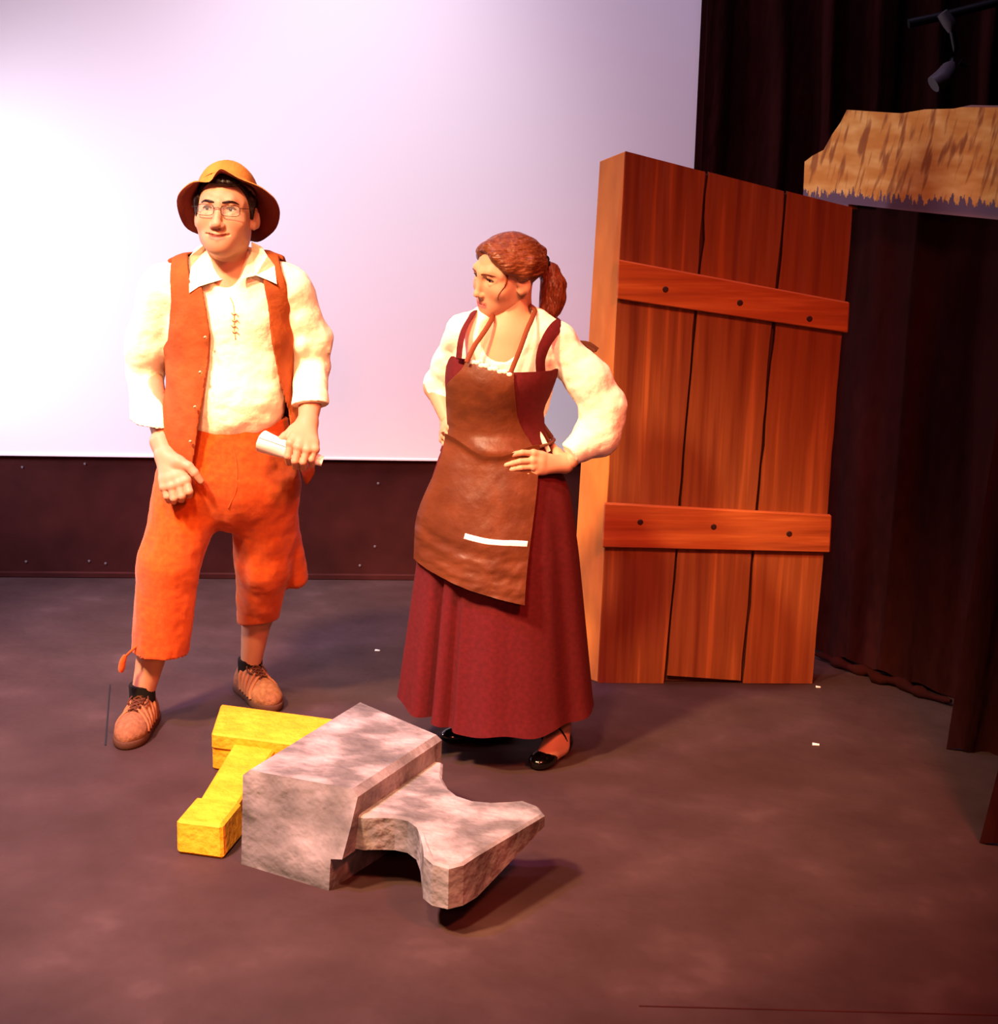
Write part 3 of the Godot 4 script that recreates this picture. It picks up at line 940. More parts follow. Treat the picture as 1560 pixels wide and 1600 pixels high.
# joints[finger] = [knuckle, middle joint, last joint, tip]; the thumb is the last chain, rooted at the wrist
func hand_field(wrist: Vector3, arm: Vector3, fingers: Array, thumb: Array, size := 1.0) -> Sdf:
	var lo := wrist.min(arm); var hi := wrist.max(arm)
	for f in fingers + [thumb]:
		for p in f: lo = lo.min(p); hi = hi.max(p)
	var s := Sdf.new(lo - Vector3.ONE * 0.045, hi + Vector3.ONE * 0.045, 0.0032)
	s.cone(arm, wrist, 0.029 * size, 0.024 * size, 0.02)
	for i in fingers.size():
		var k: Vector3 = fingers[i][0]
		s.cone(wrist, k, 0.022 * size, 0.0125 * size, 0.012)
	for i in fingers.size() - 1:
		s.cone(fingers[i][0].lerp(wrist, 0.25), fingers[i + 1][0].lerp(wrist, 0.25), 0.0135 * size, 0.0135 * size, 0.01)
	for i in fingers.size():
		var r: float = [0.0095, 0.0098, 0.0092, 0.008][i] * size
		var f: Array = fingers[i]
		s.ell(f[0], Vector3.ONE * r * 1.18, 0.006)
		s.cone(f[0], f[1], r * 1.02, r, 0.003)
		s.cone(f[1], f[2], r, r * 0.92, 0.002)
		s.cone(f[2], f[3], r * 0.92, r * 0.8, 0.002)
	s.cone(wrist.lerp(thumb[0], 0.3), thumb[0], 0.02 * size, 0.015 * size, 0.014)
	s.cone(thumb[0], thumb[1], 0.015 * size, 0.0115 * size, 0.012)
	s.cone(thumb[1], thumb[2], 0.0112 * size, 0.0108 * size, 0.004)
	s.cone(thumb[2], thumb[3], 0.0105 * size, 0.008 * size, 0.002)
	return s


func eyes(o: Node3D, xf: Transform3D, look: Vector3) -> void:
	for e in [-1.0, 1.0]:
		var c := Vector3(0.032 * e, 0.0, 0.0615)
		var st := starts()
		ball(st, xf * c, Vector3.ONE * 0.0128 * xf.basis.get_scale().x, 10, 14)
		var ev := part("eye", done(st), M.sclera, o)
		st = starts()
		var dir := (look + Vector3(0, 0, 1)).normalized()
		ball(st, xf * (c + dir * 0.0085), Vector3.ONE * 0.006 * xf.basis.get_scale().x, 8, 12)
		part("iris", done(st), M.iris, ev)


func brows(o: Node3D, xf: Transform3D, m: Material, thick: float, f: Sdf) -> void:
	for e in [-1.0, 1.0]:
		var pts := []
		for q in [Vector2(0.011, 0.0165), Vector2(0.018, 0.0185), Vector2(0.027, 0.0203), Vector2(0.036, 0.0208), Vector2(0.044, 0.0192), Vector2(0.051, 0.0155)]: pts.append(xf * Vector3(q.x * e, q.y, f.front(q.x * e, q.y) + 0.0005))
		var st := starts()
		tube(st, pts, [thick * 0.7, thick, thick * 1.1, thick, thick * 0.7, thick * 0.3], 8, 0.5, xf.basis.z.normalized())
		part("eyebrow", done(st), m, o)
		st = starts()
		pts = []
		for q in [Vector2(0.019, 0.003), Vector2(0.025, 0.0065), Vector2(0.033, 0.0075), Vector2(0.041, 0.005), Vector2(0.046, 0.001)]: pts.append(xf * Vector3(q.x * e, q.y, maxf(f.front(q.x * e, q.y) + 0.0008, 0.0615 + sqrt(maxf(0.0, 0.000164 - q.y * q.y - pow(q.x - 0.032, 2.0))) + 0.0006)))
		tube(st, pts, [0.0009, 0.0015, 0.0018, 0.0016, 0.0009], 6)
		part("eyelashes", done(st), M.hair_dark, o)


func polyline(pts: Array, n: int) -> Array:
	var c := Curve3D.new()
	for i in pts.size():
		var t: Vector3 = (pts[mini(i + 1, pts.size() - 1)] - pts[maxi(i - 1, 0)]) * 0.18
		c.add_point(pts[i], -t, t)
	var o := []
	for i in n + 1: o.append(c.sample_baked(c.get_baked_length() * i / n, true))
	return o


func torso_field(lo: Vector3, hi: Vector3, cell: float) -> Sdf:
	var torso := Sdf.new(lo, hi, cell)
	torso.ell(Vector3(-0.873, 1.29, -5.26), Vector3(0.19, 0.25, 0.128))
	torso.ell(Vector3(-0.866, 1.09, -5.25), Vector3(0.182, 0.17, 0.148), 0.06)
	torso.cone(Vector3(-1.035, 1.432, -5.265), Vector3(-0.715, 1.448, -5.265), 0.062, 0.062, 0.06)
	torso.cone(Vector3(-0.93, 1.51, -5.27), Vector3(-1.03, 1.45, -5.265), 0.048, 0.05, 0.03)
	torso.cone(Vector3(-0.81, 1.515, -5.27), Vector3(-0.72, 1.47, -5.265), 0.048, 0.05, 0.03)
	return torso


func man() -> void:
	var o := thing("person", "man in a brim-up tan hat, glasses, orange vest and rust knee breeches", "person", Vector3(-0.95, 0, -5.25))
	var cloth := noise(101, 5.0, 3)
	var fine := noise(102, 14.0, 2)
	# --- the body: torso, arms and legs coarse; head and hands fine; one mesh
	var hx := Transform3D(Basis.from_euler(Vector3(-0.12, -0.08, -0.02)).scaled(Vector3.ONE * 1.14), Vector3(-0.868, 1.677, -5.215))
	var b := pool()
	var skin := SkinPaint.new()
	var s := Sdf.new(Vector3(-1.35, 0.0, -5.72), Vector3(-0.45, 1.56, -4.98), 0.0125)
	s.cone(Vector3(-0.872, 1.53, -5.255), Vector3(-0.875, 1.40, -5.25), 0.062, 0.075)
	s.ell(Vector3(-0.873, 1.30, -5.26), Vector3(0.17, 0.22, 0.105), 0.04)
	s.ell(Vector3(-0.868, 1.06, -5.255), Vector3(0.16, 0.17, 0.12), 0.04)
	s.ell(Vector3(-0.88, 0.86, -5.27), Vector3(0.185, 0.13, 0.12), 0.04)
	s.cone(Vector3(-1.05, 1.43, -5.26), Vector3(-0.70, 1.44, -5.26), 0.05, 0.05, 0.05)
	s.cone(Vector3(-1.085, 1.42, -5.26), Vector3(-1.14, 1.17, -5.31), 0.052, 0.045)
	s.cone(Vector3(-1.14, 1.17, -5.31), Vector3(-1.058, 0.928, -5.150), 0.045, 0.028)
	s.cone(Vector3(-0.67, 1.43, -5.26), Vector3(-0.605, 1.2, -5.32), 0.052, 0.045)
	s.cone(Vector3(-0.605, 1.2, -5.32), Vector3(-0.606, 1.058, -5.150), 0.045, 0.028)
	s.cone(Vector3(-0.99, 0.8, -5.26), Vector3(-1.06, 0.5, -5.175), 0.09, 0.06)
	s.cone(Vector3(-1.06, 0.5, -5.175), Vector3(-1.105, 0.32, -5.19), 0.058, 0.056)
	s.cone(Vector3(-1.105, 0.32, -5.19), Vector3(-1.159, 0.098, -5.190), 0.056, 0.036)
	s.cone(Vector3(-0.775, 0.8, -5.28), Vector3(-0.785, 0.5, -5.38), 0.09, 0.06)
	s.cone(Vector3(-0.785, 0.5, -5.38), Vector3(-0.822, 0.3, -5.49), 0.058, 0.054)
	s.cone(Vector3(-0.822, 0.3, -5.49), Vector3(-0.854, 0.089, -5.530), 0.054, 0.034)
	s.mesh(b, Transform3D.IDENTITY, skin)
	var fp := Face.new()
	fp.smile = 0.007
	var hd := head_field(false)
	hd.mesh(b, hx, fp)
	var wl := Vector3(-1.054, 0.917, -5.140)
	hand_field(wl, Vector3(-1.072, 0.956, -5.170), [
		[Vector3(-0.979, 0.852, -5.078), Vector3(-0.967, 0.821, -5.062), Vector3(-0.974, 0.804, -5.090), Vector3(-0.984, 0.815, -5.108)],
		[Vector3(-1.000, 0.843, -5.072), Vector3(-0.990, 0.807, -5.058), Vector3(-0.998, 0.790, -5.088), Vector3(-1.008, 0.806, -5.108)],
		[Vector3(-1.024, 0.834, -5.072), Vector3(-1.015, 0.798, -5.060), Vector3(-1.023, 0.783, -5.090), Vector3(-1.031, 0.797, -5.110)],
		[Vector3(-1.048, 0.829, -5.080), Vector3(-1.039, 0.801, -5.070), Vector3(-1.037, 0.784, -5.090), Vector3(-1.036, 0.783, -5.105)]],
		[Vector3(-1.007, 0.906, -5.100), Vector3(-0.972, 0.896, -5.085), Vector3(-0.953, 0.877, -5.080), Vector3(-0.935, 0.850, -5.085)], 1.34).mesh(b, Transform3D.IDENTITY, skin)
	hand_field(Vector3(-0.604, 1.039, -5.120), Vector3(-0.604, 1.081, -5.170), [
		[Vector3(-0.648, 0.986, -5.040), Vector3(-0.655, 0.948, -5.028), Vector3(-0.654, 0.925, -5.050), Vector3(-0.649, 0.920, -5.075)],
		[Vector3(-0.622, 0.976, -5.034), Vector3(-0.632, 0.935, -5.022), Vector3(-0.633, 0.913, -5.046), Vector3(-0.629, 0.907, -5.072)],
		[Vector3(-0.596, 0.968, -5.034), Vector3(-0.607, 0.932, -5.022), Vector3(-0.608, 0.909, -5.046), Vector3(-0.605, 0.906, -5.072)],
		[Vector3(-0.573, 0.969, -5.042), Vector3(-0.582, 0.939, -5.030), Vector3(-0.584, 0.917, -5.052), Vector3(-0.583, 0.914, -5.074)]],
		[Vector3(-0.642, 1.017, -5.100), Vector3(-0.669, 1.001, -5.075), Vector3(-0.682, 0.991, -5.060), Vector3(-0.701, 0.987, -5.050)], 1.24).mesh(b, Transform3D.IDENTITY, skin)
	part("body", baked(b), M.skin, o)
	eyes(o, hx, Vector3(-0.12, 0.05, 0))
	brows(o, hx, M.hair_dark, 0.0033, hd)
	# teeth show in the half-open smile
	var st := starts()
	var tg := [[], []]
	for i in 9:
		var x := lerpf(-0.017, 0.017, i / 8.0)
		var zz := 0.0795 - 9.0 * x * x
		tg[0].append(hx * Vector3(x, -0.071 + 12.0 * x * x, zz)); tg[1].append(hx * Vector3(x, -0.0755 + 10.0 * x * x, zz))
	sheet(st, tg, Vector3(0, 0, -0.006))
	part("teeth", done(st), M.teeth, o)
	# --- hair: a cap of dark hair with sideburns and a short fringe, below the hat band
	var hn := Vector3(0, 0.72, -0.69).normalized()
	var hc := Vector3(-0.865, 1.712, -5.235)
	var hr := Vector3(1, 0.03, 0).normalized()
	var hf := hr.cross(hn).normalized()
	if hf.z < 0: hf = -hf
	s = Sdf.new(Vector3(-0.11, -0.09, -0.15), Vector3(0.11, 0.16, 0.11), 0.0036)
	s.ell(Vector3(0, 0.036, -0.022), Vector3(0.084, 0.101, 0.104))
	s.cut(Vector3(0, 0.075, 0.06), Vector3(0, -0.55, 0.83))
	for e in [-1.0, 1.0]:
		s.cone(Vector3(0.074 * e, 0.03, 0.02), Vector3(0.074 * e, -0.015, 0.012), 0.013, 0.006, 0.012)
	s.cut(hx.affine_inverse() * (hc - hn * 0.011), hx.basis.inverse() * hn)
	for i in 7:
		var x := lerpf(-0.028, 0.036, i / 6.0)
		s.cone(Vector3(x, 0.098, 0.058 - 6.0 * x * x), Vector3(x * 1.05 + 0.004, 0.069 + 0.003 * (i % 2), 0.078 - 6.0 * x * x), 0.012, 0.006, 0.014)
	s.rough(noise(103, 60.0, 2), 0.002, Vector3(1.0, 0.35, 1.0))
	s.cut(hx.affine_inverse() * (hc - hn * 0.001), hx.basis.inverse() * hn)
	part("hair", skinned(s, hx), M.hair_dark, o)
	# --- glasses
	st = starts()
	for e in [-1.0, 1.0]:
		var pts := []
		for i in 25:
			var w := TAU * i / 24.0
			var cx := signf(cos(w)) * pow(absf(cos(w)), 0.55) * 0.0245
			var cy := signf(sin(w)) * pow(absf(sin(w)), 0.6) * 0.0145
			pts.append(hx * Vector3(0.034 * e + cx, -0.004 + cy, 0.094 - 3.5 * pow(absf(0.034 * e + cx), 2.0)))
		tube(st, pts, [0.0011], 6)
		tube(st, [hx * Vector3(0.058 * e, 0.004, 0.083), hx * Vector3(0.083 * e, 0.006, 0.045), hx * Vector3(0.087 * e, 0.006, -0.005), hx * Vector3(0.082 * e, -0.01, -0.03)], [0.0012], 6)
	tube(st, [hx * Vector3(-0.0105, 0.0, 0.0945), hx * Vector3(0, 0.003, 0.0985), hx * Vector3(0.0105, 0.0, 0.0945)], [0.0012], 6)
	var gl := part("glasses", done(st), M.wire, o, "thin rectangular wire glasses")
	for e in [-1.0, 1.0]:
		st = starts()
		var ring := []
		var ring2 := []
		for i in 20:
			var w := TAU * i / 20.0
			var cx := signf(cos(w)) * pow(absf(cos(w)), 0.55) * 0.024
			var cy := signf(sin(w)) * pow(absf(sin(w)), 0.6) * 0.014
			ring.append(hx * Vector3(0.034 * e + cx, -0.004 + cy, 0.094 - 3.5 * pow(absf(0.034 * e + cx), 2.0)))
			ring2.append(ring[-1] - Vector3(0, 0, 0.001))
		slab(st, ring, ring2)
		part("lens", done(st), M.lens, gl)
	# --- hat: the brim is turned up in front and stands like a halo round the head
	var rim := [Vector3(-0.862, 1.808, -5.105), Vector3(-0.835, 1.796, -5.100), Vector3(-0.809, 1.781, -5.105), Vector3(-0.756, 1.759, -5.130), Vector3(-0.728, 1.737, -5.160), Vector3(-0.709, 1.712, -5.190), Vector3(-0.703, 1.673, -5.230), Vector3(-0.721, 1.626, -5.280), Vector3(-0.757, 1.593, -5.320), Vector3(-0.790, 1.576, -5.350), Vector3(-0.824, 1.578, -5.370), Vector3(-0.902, 1.582, -5.400), Vector3(-0.965, 1.591, -5.360), Vector3(-1.004, 1.614, -5.300), Vector3(-1.018, 1.654, -5.250), Vector3(-1.019, 1.705, -5.210), Vector3(-0.997, 1.739, -5.180), Vector3(-0.954, 1.766, -5.150), Vector3(-0.903, 1.768, -5.125), Vector3(-0.879, 1.796, -5.110)]
	var band := []
	for i in 20:
		# the band point with the same bearing as the rim point
		var v: Vector3 = rim[i] - hc
		var a := atan2(v.dot(hr), v.dot(hf))
		band.append(hc + (hf * 0.008 + hr * sin(a) * 0.092 + hf * cos(a) * 0.119))
	var g := []
	for r in 7:
		var t := r / 6.0
		var row := []
		for i in 61:
			var u := 20.0 * i / 60.0
			var i0 := int(u) % 20
			var fr := u - int(u)
			var pa: Vector3 = rim[(i0 + 19) % 20].cubic_interpolate(rim[i0], rim[i0], rim[i0], 0.0)
			var rp: Vector3 = rim[i0].cubic_interpolate(rim[(i0 + 1) % 20], rim[(i0 + 19) % 20], rim[(i0 + 2) % 20], fr)
			var bp: Vector3 = band[i0].cubic_interpolate(band[(i0 + 1) % 20], band[(i0 + 19) % 20], band[(i0 + 2) % 20], fr)
			var p := bp.lerp(rp, t)
			row.append(p - hn * 0.012 * sin(PI * t))
		g.append(row)
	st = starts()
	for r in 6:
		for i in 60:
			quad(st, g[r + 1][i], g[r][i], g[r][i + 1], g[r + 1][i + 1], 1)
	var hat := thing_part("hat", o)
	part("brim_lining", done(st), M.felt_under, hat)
	st = starts()
	for r in 6:
		for i in 60:
			var q := [g[r][i] + hn * 0.004, g[r + 1][i] + hn * 0.004, g[r + 1][i + 1] + hn * 0.004, g[r][i + 1] + hn * 0.004]
			quad(st, q[0], q[1], q[2], q[3], 1)
	for i in 60:
		quad(st, g[6][i], g[6][i + 1], g[6][i + 1] + hn * 0.004, g[6][i] + hn * 0.004, 1)
	part("brim", done(st), M.felt, hat)
	st = starts()
	var crown := []
	for r in 10:
		var e: Array = [[-0.003, 1.0], [0.012, 1.0], [0.03, 1.0], [0.043, 0.97], [0.051, 0.9], [0.056, 0.78], [0.057, 0.6], [0.054, 0.4], [0.05, 0.2], [0.049, 0.001]][r]
		var row := []
		for i in 41:
			var a := TAU * i / 40.0
			var lump := 1.0 + 0.03 * sin(a * 3.0 + 1.0) * (r / 5.0 if r < 5 else 1.0)
			row.append(hc + hf * 0.008 + (hr * sin(a) * 0.094 + hf * cos(a) * 0.121) * e[1] * lump + hn * (e[0] + 0.007 * sin(a * 2.0 + 0.6) * e[0] / 0.08))
		crown.append(row)
	for r in 9:
		for i in 40:
			quad(st, crown[r][i], crown[r][i + 1], crown[r + 1][i + 1], crown[r + 1][i], 1)
	part("crown", done(st), M.felt, hat)
	# --- shirt: torso and full sleeves
	var torso := torso_field(Vector3(-1.3, 0.8, -5.55), Vector3(-0.45, 1.58, -4.98), 0.0075)
	s = torso.copy()
	s.cone(Vector3(-1.08, 1.43, -5.265), Vector3(-1.13, 1.25, -5.30), 0.073, 0.078, 0.03)
	s.cone(Vector3(-1.13, 1.25, -5.30), Vector3(-1.152, 1.142, -5.310), 0.078, 0.056, 0.02)
	s.cone(Vector3(-1.152, 1.142, -5.310), Vector3(-1.095, 0.929, -5.170), 0.056, 0.07, 0.02)
	s.cone(Vector3(-0.675, 1.435, -5.265), Vector3(-0.622, 1.27, -5.31), 0.07, 0.075, 0.03)
	s.cone(Vector3(-0.622, 1.27, -5.31), Vector3(-0.612, 1.189, -5.310), 0.073, 0.056, 0.015)
	s.cone(Vector3(-0.612, 1.189, -5.310), Vector3(-0.604, 1.079, -5.170), 0.056, 0.056, 0.015)
	s.cone(Vector3(-0.638, 1.262, -5.250), Vector3(-0.562, 1.248, -5.280), 0.034, 0.01, 0.012)
	s.rough(noise(106, 5.0, 2), 0.008, Vector3(0.7, 1.3, 0.7))
	s.rough(fine, 0.003)
	s.cut(Vector3(-1.092, 0.939, -5.170), Vector3(0.17, -1, 0.25), Vector3(-1.099, 0.931, -5.170), 0.1)
	s.cut(Vector3(-0.608, 1.085, -5.170), Vector3(0.1, -1, 0.4), Vector3(-0.608, 1.071, -5.170), 0.085)
	# the open neck
	s.cone(Vector3(-0.868, 1.56, -5.2), Vector3(-0.866, 1.50, -5.16), 0.072, 0.055, 0.01, 1)
	s.cone(Vector3(-0.862, 1.50, -5.13), Vector3(-0.853, 1.405, -5.128), 0.045, 0.016, 0.01, 1)
	# the lower edge blouses over the waistband
	s.cut(Vector3(-0.86, 0.975, -5.25), Vector3(-0.12, -1, 0))
	part("shirt", skinned(s), M.shirt, o)
	var wing := [[Vector3(-0.931, 1.578, -5.215), Vector3(-0.935, 1.557, -5.170), Vector3(-0.905, 1.515, -5.140), Vector3(-0.871, 1.472, -5.108), Vector3(-0.916, 1.460, -5.100), Vector3(-0.943, 1.450, -5.096), Vector3(-0.972, 1.430, -5.094), Vector3(-0.976, 1.468, -5.105), Vector3(-0.973, 1.505, -5.125), Vector3(-0.975, 1.540, -5.180), Vector3(-0.959, 1.565, -5.215)], [Vector3(-0.790, 1.585, -5.215), Vector3(-0.758, 1.571, -5.210), Vector3(-0.736, 1.546, -5.180), Vector3(-0.716, 1.516, -5.125), Vector3(-0.705, 1.462, -5.094), Vector3(-0.736, 1.475, -5.096), Vector3(-0.770, 1.487, -5.100), Vector3(-0.816, 1.476, -5.108), Vector3(-0.801, 1.518, -5.140), Vector3(-0.791, 1.555, -5.170)]]
	for w in wing:
		st = starts()
		var f1: Array = w.duplicate()
		for i in f1.size():
			var fz := s.front(f1[i].x, f1[i].y)
			if fz > -5.3: f1[i].z = minf(f1[i].z, fz + 0.031)
		f1.reverse()
		if ((f1[1] - f1[0]).cross(f1[2] - f1[1])).z < 0 and false: f1.reverse()
		var flat := flat_points(f1)
		if Geometry2D.is_polygon_clockwise(flat): f1.reverse()
		var b1 := []
		for p in f1: b1.append(p - Vector3(0, 0, 0.007))
		slab(st, f1, b1)
		part("collar", done(st), M.shirt, o)
	st = starts()
	for i in 4:
		var c0 := Vector3(-0.827, 1.375, -5.100) + Vector3(0.003 * (i % 2), -0.02 * i, 0)
		var lp := []
		for q in [Vector3(-0.011, 0.004, 0), Vector3(-0.004, -0.002, 0), Vector3(0.004, 0.002, 0), Vector3(0.011, -0.005, 0)]: lp.append(s.snap(c0 + q, 0.003))
		tube(st, polyline(lp, 8), [0.0017], 6)
	var drop := []
	for q in [Vector3(-0.846, 1.427, -5.120), Vector3(-0.835, 1.403, -5.110), Vector3(-0.829, 1.365, -5.100), Vector3(-0.828, 1.326, -5.100), Vector3(-0.824, 1.292, -5.100)]: drop.append(s.snap(q, 0.001))
	tube(st, polyline(drop, 14), [0.0017], 6)
	part("lacing", done(st), stuff(Color(0.8, 0.66, 0.46), 0.8), o)
	# --- breeches
	s = Sdf.new(Vector3(-1.32, 0.2, -5.65), Vector3(-0.55, 1.06, -4.98), 0.0075)
	s.cone(Vector3(-0.868, 1.03, -5.255), Vector3(-0.875, 0.86, -5.265), 0.186, 0.215, 0.04, 0, Vector3(1, 1, 0.68))
	s.cone(Vector3(-0.995, 0.80, -5.262), Vector3(-1.06, 0.55, -5.18), 0.118, 0.1, 0.03)
	s.cone(Vector3(-1.06, 0.55, -5.18), Vector3(-1.097, 0.22, -5.17), 0.1, 0.088, 0.02)
	s.cone(Vector3(-0.768, 0.80, -5.28), Vector3(-0.782, 0.52, -5.37), 0.116, 0.094, 0.03)
	s.cone(Vector3(-0.782, 0.52, -5.37), Vector3(-0.822, 0.26, -5.49), 0.094, 0.068, 0.02)
	s.cone(Vector3(-0.712, 0.66, -5.35), Vector3(-0.688, 0.45, -5.45), 0.05, 0.045, 0.03)
	s.rough(noise(104, 4.5, 3), 0.009, Vector3(1.4, 0.6, 1.4))
	s.rough(noise(105, 13.0, 2), 0.003)
	# hems: gathered bands
	s.cut(Vector3(-1.074, 0.256, -5.080), Vector3(-0.06, -1, 0.0), Vector3(-1.1, 0.22, -5.17), 0.17)
	s.cut(Vector3(-0.831, 0.276, -5.490), Vector3(0.15, -1, 0.1), Vector3(-0.82, 0.24, -5.49), 0.15)
	s.cut(Vector3(-0.86, 1.03, -5.25), Vector3(0, 1, 0))
	var br := part("breeches", skinned(s), M.breeches, o)
	st = starts()
	var seam := []
	for q in [Vector3(-0.840, 0.963, -5.100), Vector3(-0.832, 0.925, -5.100), Vector3(-0.827, 0.884, -5.100), Vector3(-0.827, 0.843, -5.100), Vector3(-0.833, 0.808, -5.100), Vector3(-0.846, 0.779, -5.100), Vector3(-0.858, 0.754, -5.100)]: seam.append(Vector3(q.x, q.y, s.front(q.x, q.y) - 0.0012))
	tube(st, polyline(seam, 14), [0.003], 6)
	part("fly_seam", done(st), M.breeches, br)
	st = starts()
	tube(st, polyline([Vector3(-1.153, 0.297, -5.120), Vector3(-1.172, 0.281, -5.100), Vector3(-1.189, 0.264, -5.100)], 6), [0.004], 6)
	tube(st, polyline([Vector3(-1.189, 0.268, -5.100), Vector3(-1.198, 0.246, -5.100), Vector3(-1.205, 0.211, -5.100)], 6), [0.006, 0.008, 0.01, 0.011, 0.011, 0.01, 0.007], 8)
	part("tassel", done(st), M.breeches, br)
	# --- vest: two fronts and a back, a shell over the shirt
	torso = torso_field(Vector3(-1.16, 0.8, -5.5), Vector3(-0.54, 1.58, -5.0), 0.0055)
	torso.ell(Vector3(-0.872, 0.95, -5.262), Vector3(0.218, 0.2, 0.158), 0.05)
	torso.cone(Vector3(-0.69, 1.0, -5.24), Vector3(-0.635, 0.86, -5.2), 0.05, 0.026, 0.03)
	torso.rough(cloth, 0.006)
	var sh := Shell.new()
	sh.gap = 0.009; sh.thick = 0.012
	sh.outlines = [
		flat_points([Vector3(-1.044, 1.533, -5.200), Vector3(-0.993, 1.546, -5.200), Vector3(-0.967, 1.447, -5.120), Vector3(-0.934, 1.452, -5.120), Vector3(-0.919, 1.390, -5.120), Vector3(-0.905, 1.309, -5.110), Vector3(-0.910, 1.233, -5.110), Vector3(-0.925, 1.113, -5.110), Vector3(-0.940, 1.032, -5.110), Vector3(-0.960, 0.905, -5.110), Vector3(-0.999, 0.890, -5.120), Vector3(-1.105, 0.913, -5.200), Vector3(-1.112, 1.053, -5.200), Vector3(-1.099, 1.216, -5.200), Vector3(-1.049, 1.278, -5.200), Vector3(-1.035, 1.398, -5.200)]),
		flat_points([Vector3(-0.752, 1.560, -5.200), Vector3(-0.715, 1.557, -5.200), Vector3(-0.681, 1.467, -5.200), Vector3(-0.664, 1.368, -5.200), Vector3(-0.660, 1.268, -5.200), Vector3(-0.596, 1.189, -5.200), Vector3(-0.585, 1.067, -5.200), Vector3(-0.583, 0.933, -5.200), Vector3(-0.593, 0.857, -5.160), Vector3(-0.615, 0.822, -5.140), Vector3(-0.635, 0.885, -5.120), Vector3(-0.661, 0.978, -5.110), Vector3(-0.673, 1.059, -5.110), Vector3(-0.700, 1.159, -5.110), Vector3(-0.721, 1.278, -5.110), Vector3(-0.733, 1.396, -5.110), Vector3(-0.747, 1.463, -5.120)])]
	sh.back = PackedVector2Array([Vector2(-1.06, 1.54), Vector2(-0.70, 1.56), Vector2(-0.67, 1.32), Vector2(-0.6, 1.2), Vector2(-0.58, 0.9), Vector2(-1.14, 0.9), Vector2(-1.14, 1.2), Vector2(-1.06, 1.32)])
	s = torso
	s.each(sh, 0.08)
	var ve := part("vest", skinned(s), M.vest, o)
	for e in [Vector3(-0.916, 1.300, -5.093), Vector3(-0.930, 1.194, -5.077), Vector3(-0.947, 1.086, -5.075), Vector3(-0.964, 0.976, -5.080)]:
		st = starts()
		ball(st, e, Vector3(0.0055, 0.0055, 0.005), 6, 10)
		part("button", done(st), M.brass, ve)
	# --- socks and shoes
	for e in [[Vector3(-1.156, 0.096, -5.190), Vector3(-1.158, 0.143, -5.190), -0.06], [Vector3(-0.854, 0.077, -5.530), Vector3(-0.854, 0.129, -5.530), 0.62]]:
		s = Sdf.new(e[0] - Vector3.ONE * 0.1, e[0] + Vector3.ONE * 0.11, 0.005)
		s.cone(e[0] - Vector3(0, 0.05, 0), e[1], 0.042, 0.043)
		s.cut(e[1], Vector3.UP)
		part("sock", skinned(s), M.black_cloth, o)
		var fx := Transform3D(Basis(Vector3.UP, e[2]).scaled(Vector3(0.93, 1.0, 1.1)), Vector3(e[0].x, 0.0, e[0].z))
		shoe(o, fx)


# a node that holds the pieces of one part
func thing_part(called: String, parent: Node3D) -> Node3D:
	var n := Node3D.new()
	n.name = called
	parent.add_child(n, true)
	return n


